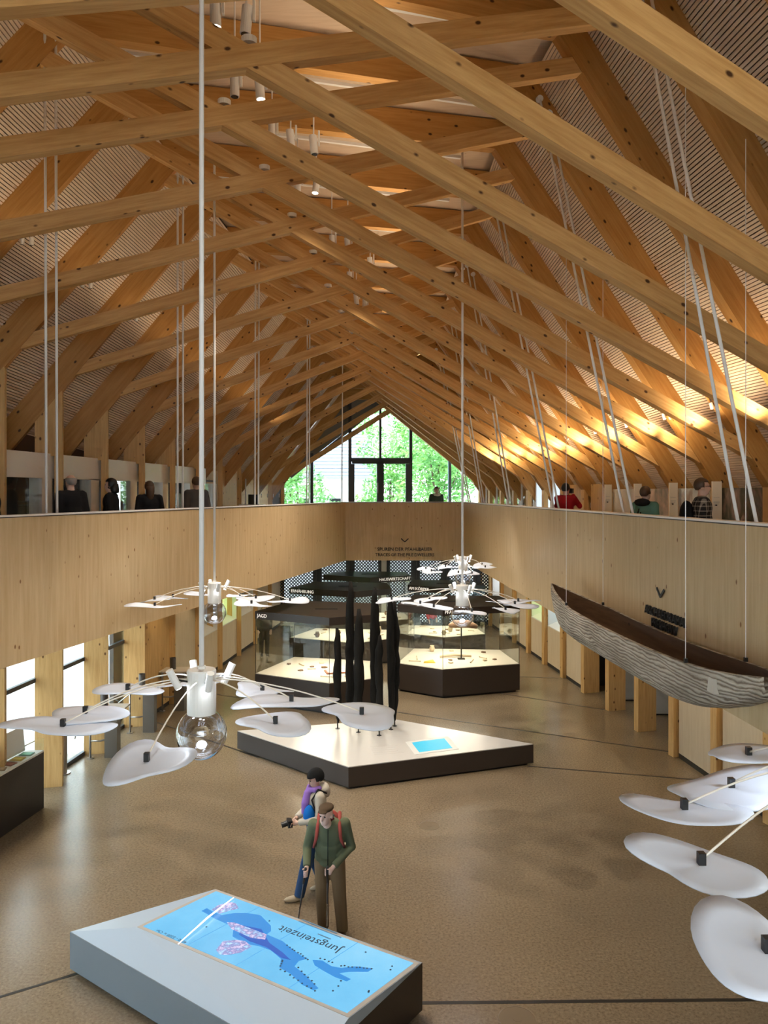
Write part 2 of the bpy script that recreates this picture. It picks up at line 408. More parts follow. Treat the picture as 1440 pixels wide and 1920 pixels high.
def parapet(nm, p, q, label, th=.14, out=1):
    p, q = Vector((*p, 0)), Vector((*q, 0)); d = (q - p).normalized(); s = Vector((-d.y, d.x, 0)) * th * out
    zt, zb = 5.20, 3.30
    o = MB().slabpoly([(0, 0, 0), (0, 0, zt - zb), ((q - p).length, 0, zt - zb), ((q - p).length, 0, 0)], (0, th * out, 0)).build(nm, CLT, None, frame(p + Z * zb, d, Vector((-d.y, d.x, 0)), Z))
    bm = bmesh.new(); bm.from_mesh(o.data); bmesh.ops.recalc_face_normals(bm, faces=bm.faces); bm.to_mesh(o.data); bm.free()
    tag(o, label, 'parapet', kind='structure')
    c = MB().slabpoly([p - s * .1 + Z * zt, q - s * .1 + Z * zt, q + s * 1.15 + Z * zt, p + s * 1.15 + Z * zt], (0, 0, .022)); c.build('cap_rail', WHITE, o)
    MB().slabpoly([p - s * .03 + Z * (zt - .012), q - s * .03 + Z * (zt - .012), q + s + Z * (zt - .012), p + s + Z * (zt - .012)], (0, 0, .012)).build('cap_dark_strip', BLACK, o)  # plain black strip under the cap rail
    return o
wl = parapet('wall_parapet_left', (pL(.4), .4), (pL(DF), DF), 'long cross-laminated timber parapet opposite the canoe', out=1)
wr = parapet('wall_parapet_right', (pR(.4), .4), (pR(DF), DF), 'timber parapet behind the dugout canoe', out=-1)
wf = parapet('wall_parapet_far', (pL(DF), DF), (pR(DF), DF), 'short timber parapet below the glazed gable carrying black lettering')

# ---------------------------------------------------------------- walls
def wl_pt(D, off, z):           # point on left wall line, offset outward
    return Vector((XL(D) - off, D, z))
def wr_pt(D, off, z): return Vector((XR(D) + off, D, z))
def wall_quad(mb, pf, D0, D1, off, z0, z1, th=.06):
    a, b = pf(D0, off, z0), pf(D1, off, z0); c, d = pf(D1, off, z1), pf(D0, off, z1)
    d1 = (b - a).normalized(); nn = Vector((d1.y, -d1.x, 0)) * th * (-1 if pf is wl_pt else 1)
    mb.slabpoly([a, b, c, d], nn)
def fixn(o):
    bm = bmesh.new(); bm.from_mesh(o.data); bmesh.ops.recalc_face_normals(bm, faces=bm.faces); bm.to_mesh(o.data); bm.free(); return o
def wq(name, pf, D0, D1, off, z0, z1, mat, parent, th=.06):
    mb = MB(); wall_quad(mb, pf, D0, D1, off, z0, z1, th); return fixn(mb.build(name, mat, parent, local=pf((D0 + D1) / 2, off, 0)))
PIN = .30
wleft = empty('wall_left', (-6, 15, 0)); tag(wleft, 'window and panel wall behind the tall timber posts', 'wall', kind='structure')
wright = empty('wall_right', (6, 15, 0)); tag(wright, 'panelled wall beside the dugout canoe', 'wall', kind='structure')
CYAN = noise_pic('lit_graphic_green', [(.3, (.95, .9, .25)), (.5, (.35, .95, .45)), (.72, (.25, .75, .95))], .8, emit=1.0)
BLUEG = noise_pic('lit_graphic_blue', [(.35, (.75, .92, 1)), (.55, (.35, .7, .95)), (.66, (.08, .12, .2)), (.8, (.8, .9, 1))], 1.6, emit=.9)
WHITEG = emis('lit_graphic_white', (.85, .93, 1), 1.6)
def niche(pf, D0, D1, wall, scr, off=.12, lab=None):
    wq('wall_panel', pf, D0, D1, off, .1, 1.25, PANEL, wall)
    wq('skirting_board', pf, D0, D1, off - .005, 0, .1, BLACK, wall, .05)
    wq('wall_panel', pf, D0, D1, off, 2.75, GB, PANEL, wall)
    o = wq('backlit_graphic', pf, D0, D1, off + .45, 1.3, 2.75, scr, wall)
    a, b, c, d = pf(D0, off, 1.25), pf(D1, off, 1.25), pf(D1, off + .45, 1.45), pf(D0, off + .45, 1.45)
    fixn(MB().slabpoly([a, b, c, d], (0, 0, .03)).build('niche_sill', PALEW, wall))
    for D in (D0 + .02, D1 - .05):
        fixn(MB().slabpoly([pf(D, off, 1.25), pf(D, off + .47, 1.25), pf(D, off + .47, 2.78), pf(D, off, 2.78)], (0, .03, 0)).build('niche_jamb', PALEW, wall))
# left lower
for i in range(-4, 15):
    D0, D1 = DL(i) + .1, DL(i + 1) - .1
    if i <= 7:                                                   # floor-to-ceiling glazing
        w_ = empty('window_%d' % (i + 5), wl_pt(D0, .42, 0)); tag(w_, f'floor-length window in the post wall, {ORD[7 - i]} from the wood-panelled bays', 'window', 'windows of the lower hall', 'structure')
        wq('pane', wl_pt, D0 - .05, D1 + .05, .43, .08, 1.98, GLASS, w_, .012); wq('pane', wl_pt, D0 - .05, D1 + .05, .43, 2.06, GB, GLASS, w_, .012)
        for z0, z1 in ((0, .08), (1.98, 2.06)): wq('window_rail', wl_pt, D0 - .05, D1 + .05, .40, z0, z1, GREYM, w_, .07)
        for dd in (D0 - .06, D1 - .0): wq('window_stile', wl_pt, dd, dd + .06, .40, 0, GB, GREYM, w_, .07)
    elif i in (10, 11, 12): niche(wl_pt, D0, D1, wleft, {10: SCREENDK, 11: CYAN, 12: SCREENDK}[i])
    else:
        wq('wall_panel', wl_pt, D0, D1, .12, .1, GB, POST if i < 9 else PANEL, wleft); wq('skirting_board', wl_pt, D0, D1, .115, 0, .1, BLACK, wleft, .05)
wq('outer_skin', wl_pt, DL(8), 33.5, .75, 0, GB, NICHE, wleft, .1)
# right lower
for i in range(-2, 15):
    D0, D1 = DR(i) + .1, DR(i + 1) - .1
    if i in (5, 6, 7): continue
    if i in (9, 10, 13): niche(wr_pt, D0, D1, wright, {9: BLUEG, 10: CYAN, 13: WHITEG}[i])
    else:
        wq('wall_panel', wr_pt, D0, D1, .12, .1, GB, PANEL, wright); wq('skirting_board', wr_pt, D0, D1, .115, 0, .1, BLACK, wright, .05)
# corridor behind the open bays
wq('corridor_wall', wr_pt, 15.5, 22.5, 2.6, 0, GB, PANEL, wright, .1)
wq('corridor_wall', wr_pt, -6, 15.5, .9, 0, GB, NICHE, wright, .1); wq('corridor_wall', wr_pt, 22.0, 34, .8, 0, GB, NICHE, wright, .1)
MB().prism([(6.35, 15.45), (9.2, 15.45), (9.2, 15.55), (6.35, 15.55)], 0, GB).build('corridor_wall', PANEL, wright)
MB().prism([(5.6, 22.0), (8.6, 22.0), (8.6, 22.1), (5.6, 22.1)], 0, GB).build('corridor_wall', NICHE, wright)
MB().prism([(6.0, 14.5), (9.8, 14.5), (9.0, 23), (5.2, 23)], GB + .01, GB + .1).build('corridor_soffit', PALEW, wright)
for D, h in ((17.0, 2.2), (19.3, 2.2), (20.6, 2.2)):
    c = wr_pt(D, 1.15, 0); o = MB().box(c + Z * (h / 2 + .04), (.9, .5, h)).build('cupboard', plain('grey_white_board', (.55, .56, .55), .5)); MB().box(c + Z * .02, (.8, .45, .04)).build('plinth', BLACK, o)
    MB().box(c + Vector((-.2, -.255, 1.1)), (.02, .012, .3)).build('handle', STEEL, o)
    tag(o, {17.0: 'grey-white corridor cupboard seen between posts, nearest the fire sign', 19.3: 'grey-white corridor cupboard, middle one behind the free posts', 20.6: 'grey-white corridor cupboard deepest behind the free posts'}[D], 'cupboard', 'cupboards in the side corridor')
# upper left: white lintel band, reveals, niches and windows
bandL = wq('trim_1', wl_pt, -3, DL(10) + .9, .16, 5.78, 6.24, PALEW, None, .06); tag(bandL, 'white lintel band above the gallery niches', 'lintel', kind='structure')
for i in range(-3, 15):
    D0, D1 = DL(i) + .09, DL(i + 1) - .09
    if i <= 10:
        wq('reveal', wl_pt, D1 - .34, D1 + .02, .16, GT, 5.80, PALEW, wleft, .25)
        if i in (8, 9):
            w_ = empty('window_%d' % (i + 30), wl_pt(D0, .9, GT)); tag(w_, 'gallery window with garden view, ' + ('behind the long-haired visitor' if i == 8 else 'beside the grey-sweater visitor'), 'window', kind='structure')
            wq('pane', wl_pt, D0, D1 - .1, .62, GT, 5.8, GLASS, w_, .012); wq('window_stile', wl_pt, D0 + (D1 - D0) * .45, D1 - .3, .58, GT, 5.8, NICHE, w_, .05)
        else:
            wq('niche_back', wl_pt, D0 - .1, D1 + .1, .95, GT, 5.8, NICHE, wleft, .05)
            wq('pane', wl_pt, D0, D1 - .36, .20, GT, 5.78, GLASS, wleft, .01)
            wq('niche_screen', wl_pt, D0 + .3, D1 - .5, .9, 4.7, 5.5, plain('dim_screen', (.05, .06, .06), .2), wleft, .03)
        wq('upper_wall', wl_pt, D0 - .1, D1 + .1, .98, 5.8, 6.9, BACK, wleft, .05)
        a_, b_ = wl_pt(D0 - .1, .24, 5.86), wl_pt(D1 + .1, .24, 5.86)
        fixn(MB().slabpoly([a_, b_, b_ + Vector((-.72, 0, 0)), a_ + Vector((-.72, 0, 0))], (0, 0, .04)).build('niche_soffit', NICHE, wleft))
    else:
        wq('upper_wall', wl_pt, D0 - .1, D1 + .1, .5, GT, 6.9 - .12 * (i - 10), POST, wleft, .05)
# upper right: closing wall, far glazing
for i in range(-3, 15):
    D0, D1 = DR(i) + .09, DR(i + 1) - .09
    if i < 9: wq('upper_wall', wr_pt, D0 - .1, D1 + .1, .98, 3.9, 4.6, POST, wright, .05)
    if 7 <= i < 9: wq('upper_panel', wr_pt, D0, D1, .2, GT, 5.75, POST, wright, .05)
    if i >= 9:
        w_ = empty('window_%d' % (i + 50), wr_pt(D0, .3, GT)); tag(w_, f'tall gallery window between short posts, {ORD[14 - i]} from the gable', 'window', 'gallery windows near the gable', 'structure')
        wq('pane', wr_pt, D0 + .04, D1 - .04, .30, GT, 5.9, GLASS if i not in (9, 10) else emis('pane_daylight_glow', (.75, .87, .95), .55), w_, .012)  # two panes glow themselves in place of daylight coming through
        for dd in (D0, D1 - .05): wq('window_stile', wr_pt, dd, dd + .05, .27, GT, 6.0, WHITE, w_, .06)
# end walls
tg = TR[15]
def gp(px, py):
    a = (px - 720) / F; D = (tg.DL - tg.k * tg.XL) / (1 - tg.k * a); return Vector((a * D, D, EYE - (py - HZ) / F * D))
gable = empty('wall_gable', (0, 33, 4)); tag(gable, 'grey boarded gable above the pointed window', 'wall', kind='structure')
GB_ = plain('gable_board', (.20, .19, .175), .7)
C = tg.C; O = tg.outer
for pts in ([(tg.XL - .9, tg.zL - 1.2), (tg.XL, tg.zL), (tg.XL + .12, tg.zL + .3), (C[0], C[1]), (C[0], O[1][1]), O[1], O[0]],
            [(tg.XR + 1, tg.zR - 1.3), (tg.XR, tg.zR), (tg.XR - .2, tg.zR + .42), (C[0], C[1]), (C[0], O[2][1]), O[2], O[3]]):
    p3 = [tg.pt(*q) + tg.n * .1 for q in pts]
    fixn(MB().slabpoly(p3, tg.n * .05).build('gable_board', GB_, gable))
for sx in (-1, 1):
    x0 = tg.XL if sx < 0 else tg.XR
    p3 = [tg.pt(x0, 0), tg.pt(x0 + sx * 1.6, 0), tg.pt(x0 + sx * 1.6, tg.zL if sx < 0 else tg.zR), tg.pt(x0, tg.zL if sx < 0 else tg.zR)]
    fixn(MB().slabpoly([q + tg.n * .1 for q in p3], tg.n * .05).build('gable_board', GB_, gable))
gw = empty('window_100', gp(713, 940)); tag(gw, 'pointed gable window with dark mullions and a double glass door', 'window', kind='structure')
def gbar(p, q, wd, name='mullion', mat=GREYM, dep=.09, para=gw):
    A, B = gp(*p), gp(*q); d = (B - A).normalized(); s = d.cross(tg.n).normalized() * wd / 2
    fixn(MB().slabpoly([A - s - tg.n * dep / 2, B - s - tg.n * dep / 2, B + s - tg.n * dep / 2, A + s - tg.n * dep / 2], tg.n * dep).build(name, mat, para))
BOT = 966
for px, top, mt in ((584.5, 850, GREYM), (656, 722, GREYM), (713, 755, GREYM), (770, 795, GREYM), (843, 858, plain('blue_grey_frame', (.25, .36, .45), .5))):
    gbar((px, top), (px, BOT), .13 if px != 713 else .10, mat=mt)
gbar((656, 862), (771, 862), .16, 'transom'); gbar((533, BOT), (900, BOT), .12, 'bottom_rail')
gbar((713, 862), (713, BOT), .30, 'door_stile')
for a, b in ((661, 662), (764, 765)): gbar((a, 870), (a, BOT), .16, 'door_stile')
gbar((660, 867), (768, 867), .12, 'door_rail'); gbar((708, 905), (708, 925), .03, 'door_handle', STEEL, .2); gbar((719, 905), (719, 925), .03, 'door_handle', STEEL, .2)
BG_ = plain('blue_grey_frame', (.25, .36, .45), .5)
gbar((717, 757), (897, 899), .12, 'sloping_rail', BG_); gbar((717, 757), (545, 895), .10, 'sloping_rail', GB_)
for poly in ([(534, 908), (545, 895), (584, 864), (584, BOT), (534, BOT)], [(585, 863), (656, 806), (656, BOT), (585, BOT)], [(657, 805), (713, 760), (713, 862), (657, 862)], [(714, 760), (770, 803), (770, 862), (714, 862)],
             [(661, 866), (711, 866), (711, BOT), (661, BOT)], [(715, 866), (765, 866), (765, BOT), (715, BOT)], [(771, 803), (843, 857), (843, BOT), (771, BOT)], [(844, 858), (897, 899), (897, BOT), (844, BOT)]):
    fixn(MB().slabpoly([gp(*q) for q in poly], tg.n * .012).build('pane', GLASS, gw))
# lower far wall: diamond lattice screens in dark frames
lat = empty('wall_lattice', (0, 32.2, 0)); tag(lat, 'dark lattice screen wall behind the showcases', 'wall', kind='structure')
DLt = 32.2
def lx(px): return (px - 720) / F * DLt
edges = [(520, 590), (600, 652), (662, 712), (728, 774), (784, 830), (840, 890), (898, 925)]
for a, b in edges:
    x0, x1 = lx(a), lx(b); W_, H_ = x1 - x0, GB; mb = MB(); p = .134; hw = .020
    n = int((W_ + H_) / p) + 1
    for sgn in (1, -1):
        for j in range(n):
            c = j * p
            s0, s1 = max(0, c - H_), min(W_, c)
            if s1 - s0 < .02: continue
            e0, e1 = (s0, c - s0), (s1, c - s1)
            if sgn < 0: e0, e1 = (W_ - e0[0], e0[1]), (W_ - e1[0], e1[1])
            A, B = Vector((x0 + e0[0], DLt + .02 * sgn, e0[1])), Vector((x0 + e1[0], DLt + .02 * sgn, e1[1]))
            d = (B - A).normalized(); s = Vector((-d.z, 0, d.x)) * hw
            mb.add([A - s, B - s, B + s, A + s], [(0, 1, 2, 3)]); mb.add([A - s + Vector((0, .02, 0)), B - s + Vector((0, .02, 0)), B + s + Vector((0, .02, 0)), A + s + Vector((0, .02, 0))], [(3, 2, 1, 0)])
    o = mb.build('lattice_screen', BLACK, lat); o['kind'] = 'stuff'
    for xx in (x0, x1): MB().box((xx, DLt, GB / 2), (.14, .12, GB)).build('lattice_frame', GREYM, lat)
    MB().box(((x0 + x1) / 2, DLt, .05), (W_, .12, .1)).build('lattice_frame', GREYM, lat)
for a, b in zip([5] + [e_[1] for e_ in edges], [e_[0] for e_ in edges] + [1000]):
    x0, x1 = max(lx(a), -7), min(lx(b), 7); MB().box(((x0 + x1) / 2, DLt + .05, GB / 2), (x1 - x0, .06, GB)).build('lattice_infill', PALEW if a == 712 else GREYM, lat)

# ---------------------------------------------------------------- suspension rods
for side in (-1, 1):
    for i in range(1, 14, 2):
        t = TR[i]
        for j in range(2):
            if side < 0:
                px = ({1: -180, 3: 87, 5: 333, 7: 478, 9: 575, 11: 641, 13: 672}[i], {1: -140, 3: 107, 5: 343, 7: 484.5, 9: 579.5, 11: 644.5, 13: 675}[i])[j]
                a = (px - 720) / F; D = 7.20 / (.227 - a); qb = Vector((a * D, D, 5.2))
                Dt = (t.DL - t.k * t.XL) / (1 - t.k * a); tp = t.pt(a * Dt, t.UL[1] + .12 + min(0, .6 * (t.UL[0] - a * Dt))) - t.n * .13
            else:
                px = {1: 1387, 3: 1172, 5: 1040, 7: 955, 9: 905, 11: 880, 13: 872}[i]; a = (px - 720) / F; D = 4.08 / (a + .0517) - .36 * j
                qb = Vector((pR(D) + .2, D, 5.2)); tp = t.pt(t.UR[0] + .25 + .15 * j, t.UR[1] + .02 - .2 * j) - t.n * .13
            if D > 25.6: continue
            b = tp + (qb - tp) * ((tp.z - GT) / (tp.z - 5.2))
            e = MB().tube(tp, b, .019, n=8).build('suspension_rod', WHITE, smooth=True)
            MB().tube(tp + t.n * .10, tp - t.n * .02, .05, n=14).build('anchor_disc', WHITE, e, smooth=False)
            MB().tube(b, b + Z * .03, .045, n=12).build('foot_plate', WHITE, e)
            tag(e, f'thin white steel rod holding the gallery edge {"opposite" if side<0 else "beside"} the canoe, {ORD[(i-1)//2]} pair, {"near" if j else "far"} rod', 'rod', 'white suspension rods')

# ---------------------------------------------------------------- outdoors
pav = MB().prism([(-40, -30), (40, -30), (40, 90), (-40, 90)], -.35, -.06).build('ground_outside', plain('pale_gravel', (.55, .56, .55), .9)); tag(pav, 'pale ground outside the hall', 'ground', kind='structure')
LEAF = noise_pic('leaf_green', [(.3, (.05, .20, .04)), (.5, (.16, .42, .10)), (.68, (.42, .62, .16)), (.8, (.75, .68, .12))], .7)
BARK = plain('bark', (.12, .09, .06), .9)
def tree(loc, h, r, seed, label, n=5200, zc=.62, leaf=.14, name='garden_tree'):
    q = random.Random(seed); e = empty(name, loc); loc = Vector(loc); mb = MB()
    blobs = [(Vector((q.uniform(-.6, .6) * r, q.uniform(-.6, .6) * r, h * zc + q.uniform(-.55, .5) * h * (1 - zc) * 1.6)), r * q.uniform(.4, .65)) for _ in range(9)]
    for _ in range(n):
        c, br = q.choice(blobs); d = Vector((q.gauss(0, 1), q.gauss(0, 1), q.gauss(0, 1))).normalized(); p = c + d * br * q.uniform(.75, 1.05) + loc
        u = Vector((q.gauss(0, 1), q.gauss(0, 1), q.gauss(0, .6))).normalized(); v = u.orthogonal().normalized(); s = leaf * q.uniform(.6, 1.3)
        mb.add([p - u * s, p - v * s * .45, p + u * s, p + v * s * .45], [(0, 1, 2, 3)])
    o = mb.build('crown', LEAF, e, local=loc); o['kind'] = 'stuff'
    mb = MB().path([loc, loc + Z * h * .35, loc + Z * h * .7], [.16, .12, .05])
    for c, br in blobs[:5]: mb.path([loc + Z * h * .4, loc + c], [.07, .02], 6)
    mb.build('trunk', BARK, e); tag(e, label, 'tree', 'trees behind the gable window'); return e
tree((-4.6, 41, 0), 8.0, 2.6, 1, 'bright green tree filling the lower pane beside the house roof')
tree((-8.4, 46, 0), 7.2, 2.6, 2, 'yellow-green tree at the low corner pane nearest the niche side')
tree((3.0, 42, 0), 10.2, 2.9, 3, 'large yellowing tree behind the panes beside the door', 6500)
tree((9.3, 47, 0), 8.6, 2.8, 4, 'green tree behind the gable pane on the canoe side')
tree((.4, 47, 0), 9.0, 2.2, 5, 'tree standing behind the double glass door')
tree((3.4, 58, 0), 14, 3.2, 6, 'tall tree rising into the top of the gable window', 6000)
tree((-1.4, 68, 0), 15.5, 2.4, 7, 'dark conifer-like tree above the house roof', 5000, .66)
tree((-12, 20, -.06), 2.2, 1.2, 8, 'low shrub outside the lower windows by the terrace', 900, .5, .12, 'terrace_shrub')
tree((-13, 14.5, -.06), 2.0, 1.3, 9, 'low spreading shrub outside the nearest lower window', 900, .5, .12, 'terrace_shrub')
tree((-13.2, 27, 0), 8.5, 2.6, 10, 'leafy tree seen through the gallery niche windows', 2600)
house = empty('neighbour_house', (-4, 56, 0)); tag(house, 'white house with a grey slate roof beyond the gable window', 'house')
MB().box((-4.4, 57, 3.4), (7.4, 7, 6.8)).build('wall', plain('house_render', (.75, .76, .78), .8), house)
SLATE = plain('slate_grey', (.30, .32, .37), .7)
rz0, rz1 = 6.6, 10.2
fixn(MB().slabpoly([(-8.6, 53.1, rz0), (-.3, 53.1, rz0), (-1.3, 56.6, rz1), (-7.6, 56.6, rz1)], (0, .12, .1)).build('roof', SLATE, house))
for j in range(14):
    f = (j + .5) / 14; y = 53.1 + 3.5 * f - .02; z = rz0 + (rz1 - rz0) * f + .02; xa = -8.6 + f; xb = -.3 - f
    MB().box(((xa + xb) / 2, y, z), (xb - xa, .05, .05)).build('slate_course', SLATE, house)
for x in (-5.6, -3.4): f_ = MB().box((x, 53.45, 4.6), (1.0, .12, 1.3)).build('window', WHITE, house); MB().box((x, 53.4, 4.6), (.8, .08, 1.1)).build('pane', SCREENDK, f_)
rail = empty('balcony_railing', (0, 35.4, 4)); tag(rail, 'blue perforated balcony railing outside the gable window', 'railing')
BLUER = plain('blue_railing', (.10, .22, .33), .5)
for z in (4.98, 4.55, 4.15): MB().box((0, 35.4, z), (11, .06, .07)).build('rail_bar', BLUER, rail)
for k in range(56): MB().box((-5.4 + k * .196, 35.4, 4.55), (.10, .04, .86)).build('baluster', BLUER, rail)
MB().prism([(-6, 33.9), (6, 33.9), (6, 35.6), (-6, 35.6)], 3.8, 3.95).build('balcony_deck', GREYM, rail)
for x in (-5.5, 5.5): MB().box((x, 35.45, 1.9), (.15, .15, 3.8)).build('balcony_post', GREYM, rail)

gwl = MB().box((0, 37.2, 1.3), (13, .3, 2.7)).build('lattice_backdrop', plain('backdrop_white', (.85, .87, .88), .8)); MB().box((0, 37.2, 2.68), (13.2, .4, .06)).build('backdrop_cap', GREYM, gwl); tag(gwl, 'pale backdrop added to brighten the holes of the lattice screens', 'backdrop')  # added pale backdrop so the lattice holes read bright
# ---------------------------------------------------------------- lettering on the parapets
LET = plain('black_lettering', (.012, .012, .012), .5)
fy = DF - .012
for k, (s, py, sz) in enumerate((('SPUREN DER PFAHLBAUER', 1033, .165), ('TRACES OF THE PILE DWELLERS', 1043, .145))):
    c = P(759, py, fy); o = lettering(s, c, (1, 0, 0), sz, LET, None, .008, 'CENTER', name='lettering')
    o.scale = ((1.72 if k == 0 else 1.66) * 1.0 / (o.dimensions.x + 1e-6) * 1.07 if False else 1, 1, 1)
    wdt = max(v.co.x for v in o.data.vertices) - min(v.co.x for v in o.data.vertices); f = ((103, 110)[k] / F * fy) / wdt
    for v in o.data.vertices: v.co.x *= f
    o.parent = wf; o.matrix_parent_inverse = WM[wf.name].inverted()
def chevron(c, ex, s, parent):
    ex = Vector(ex); mb = MB()
    nn = ex.cross(Z)
    for sg in (-1, 1):
        a, b = c + ex * sg * s + Z * s * .9, c.copy(); d = (b - a).normalized(); t_ = d.cross(nn).normalized() * s * .13
        mb.slabpoly([a - t_, b - t_, b + t_, a + t_], nn * .012)
    o = fixn(mb.build('chevron_sign', LET, parent)); o['label'] = 'black downward chevron'
chevron(P(759, 1016, fy), (1, 0, 0), .12, wf)
# side lettering: runs along the parapet, read from the void
pd = Vector((-pR(10) + pR(9), -1, 0)).normalized()      # towards the viewer = reading direction for the void side
pd = Vector((pR(8) - pR(9), -1, 0)).normalized()
for k, (s, sz, zc) in enumerate((('ARCHAEORAMA', .155, 3.98), ('PRESHOW', .155, 3.845))):
    Dm = 9.25; c = Vector((pR(Dm) - .012, Dm, zc)); o = lettering(s, c, pd, sz, LET, None, .02, 'CENTER')
    o.parent = wr; o.matrix_parent_inverse = WM[wr.name].inverted()
chevron(Vector((pR(9.35) - .014, 9.35, 4.24)), pd, .11, wr)

# ---------------------------------------------------------------- showcases
WARMTOP = plain('showcase_bed', (.66, .60, .50), .6)
def showcase(name_lab, poly, text, edge, along, tsize):
    n = len(poly); c = Vector((sum(p[0] for p in poly) / n, sum(p[1] for p in poly) / n, 0)); e = empty('glass_showcase', c)
    def inset(d): return [(p[0] + (c.x - p[0]) * d, p[1] + (c.y - p[1]) * d) for p in poly]
    MB().prism(inset(.06), 0, .06).build('plinth', BLACK, e)
    MB().prism(poly, .06, .77).build('base', DARK, e); MB().prism(inset(.012), .77, .785).build('display_bed', WARMTOP, e)
    for j in range(n):
        a, b = inset(.01)[j], inset(.01)[(j + 1) % n]; A, B = Vector((*a, .785)), Vector((*b, .785)); d = (B - A).normalized(); nv = Vector((d.y, -d.x, 0))
        if nv.dot(A - c) < 0: nv = -nv
        fixn(MB().slabpoly([A, B, B + Z * 1.43, A + Z * 1.43], -nv * .012).build('pane', GLASS, e))
        MB().box(A + Z * .715, (.012, .012, 1.43)).build('glass_joint', BLACK, e)
        m_ = A.lerp(B, .5)
    MB().prism(poly, 2.215, 2.41).build('canopy', DARK, e); MB().prism(inset(.5), 2.205, 2.215).build('light_panel', emis('showcase_light', (1, .88, .68), 3), e)
    mb = MB().box(c + Z * 2.418, (.6, .08, .016)); mb.build('vent_slot', BLACK, e)
    a, b = Vector((*poly[edge], 0)), Vector((*poly[(edge + 1) % n], 0)); d = (b - a).normalized(); nv = d.cross(Z)
    lettering(text, a + d * along + nv * .006 + Z * 2.265, d, tsize, plain('white_lettering', (.85, .82, .75), .5, emit=(1, .95, .85), es=.35), e, .004)
    light('showcase_light', 'AREA', c + Z * 2.19, 34, (1, .86, .66), aim=c, size=min(1.5, abs(poly[0][0] - poly[2][0]) * .5))
    return tag(e, name_lab, 'showcase', 'hexagonal glass showcases'), c
CASES = [('dark showcase headed JAGD with a wide glass front beside the charred piles', [(-3.38, 20.15), (-1.36, 19.1), (-.2, 19.6), (-.15, 21.6), (-2.6, 22.2)], 'JAGD', 0, .07, .13),
         ('dark showcase headed PFAHLBAU beyond the low white table', [(.37, 21.4), (1.57, 20.6), (3.76, 21.3), (3.5, 23.2), (.9, 23.4)], 'PFAHLBAU', 1, .06, .13),
         ('dark showcase headed ERNÄHRUNG behind the hunting showcase', [(-3.1, 25.2), (-.9, 24.2), (.25, 25.0), (.1, 26.6), (-2.4, 26.9)], 'ERNÄHRUNG', 0, .06, .14),
         ('dark showcase headed AM KÖRPER under the double pendant', [(.8, 25.9), (2.0, 25.2), (3.4, 25.8), (3.2, 27.3), (1.1, 27.5)], 'AM KÖRPER', 0, .05, .14),
         ('dark showcase headed HAUSWIRTSCHAFT nearest the lattice wall', [(-2.3, 29.2), (-.5, 28.2), (1.0, 28.9), (.8, 30.3), (-1.8, 30.6)], 'HAUSWIRTSCHAFT', 1, .35, .15)]
CEN = [showcase(*a)[1] for a in CASES]
BONE = plain('bone', (.62, .50, .34), .7); CLAY = plain('dark_clay', (.16, .09, .05), .7); YEL = plain('yellow_cloth', (.85, .62, .10), .8); FLINT = plain('flint_grey', (.2, .19, .17), .4)
def find(c, kind, q, lab, grp):
    c = Vector(c); a = q.uniform(0, 6.28)
    if kind == 'shard':
        o = MB().prism([(math.cos(a + k * 1.256) * q.uniform(.05, .10), math.sin(a + k * 1.256) * q.uniform(.05, .10)) for k in range(5)], 0, q.uniform(.015, .04)).build('pottery_shard', q.choice([BONE, CLAY]), None, Matrix.Translation(c)); cat = 'shard'
    elif kind == 'bone':
        d = Vector((math.cos(a), math.sin(a), 0)) * q.uniform(.10, .2); up = Z * .02
        o = MB().path([c - d + up, c - d * .8 + up, c + d * .8 + up, c + d + up], [.02, .012, .012, .02]).build('bone_tool', BONE, smooth=True); cat = 'bone'
    else:
        h = q.uniform(.10, .2); o = MB().lathe([(0, 0), (.05, 0), (.085, h * .5), (.06, h * .85), (.07, h), (.06, h * .97), (.05, h * .8), (.02, .02), (0, .02)], 14, c).build('clay_pot', q.choice([CLAY, BONE]), smooth=True); cat = 'pot'
    return tag(o, lab, cat, grp)
q = random.Random(3)
def V3(x, y): return Vector((x, y, 0))
USED = [V3(-1.2, 20.3), V3(-1.5, 20.22), V3(-.9, 20.38), V3(1.27, 21.45), V3(2.2, 21.9), V3(2.0, 22.05), V3(1.7, 22.0), V3(2.4, 22.05)]
FOUND = []
DESC = ['hunting showcase', 'pile dwelling showcase', 'food showcase', 'body ornament showcase', 'household showcase']
for ci, (cs, c) in enumerate(zip(CASES, CEN)):
    for kind, num, word in (('shard', 6, 'flat potsherd'), ('bone', 4, 'slim bone tool'), ('pot', 3 if ci in (2, 3, 4) else 1, 'small clay pot')):
        for k in range(num):
            j = q.randrange(len(cs[1])); p = Vector((*cs[1][j], 0)).lerp(Vector((*cs[1][(j + 1) % len(cs[1])], 0)), q.random()).lerp(c, q.uniform(.25, .9))
            for _ in range(30):
                if all((p - z_).length > .3 for z_ in USED): break
                j = q.randrange(len(cs[1])); p = Vector((*cs[1][j], 0)).lerp(Vector((*cs[1][(j + 1) % len(cs[1])], 0)), q.random()).lerp(c, q.uniform(.2, .95))
            USED.append(p)
            FOUND.append((ci, word, find((p.x, p.y, .786), kind, q, word, f'{word}s in the {DESC[ci]}'), p.x))
for ci in range(5):
    for word in ('flat potsherd', 'slim bone tool', 'small clay pot'):
        L_ = sorted([f_ for f_ in FOUND if f_[0] == ci and f_[1] == word], key=lambda f_: f_[3])
        for k, f_ in enumerate(L_): f_[2]['label'] = (f'{ORD[k]} {word} from the window side in the {DESC[ci]}' if len(L_) > 1 else f'{word} standing in the {DESC[ci]}')
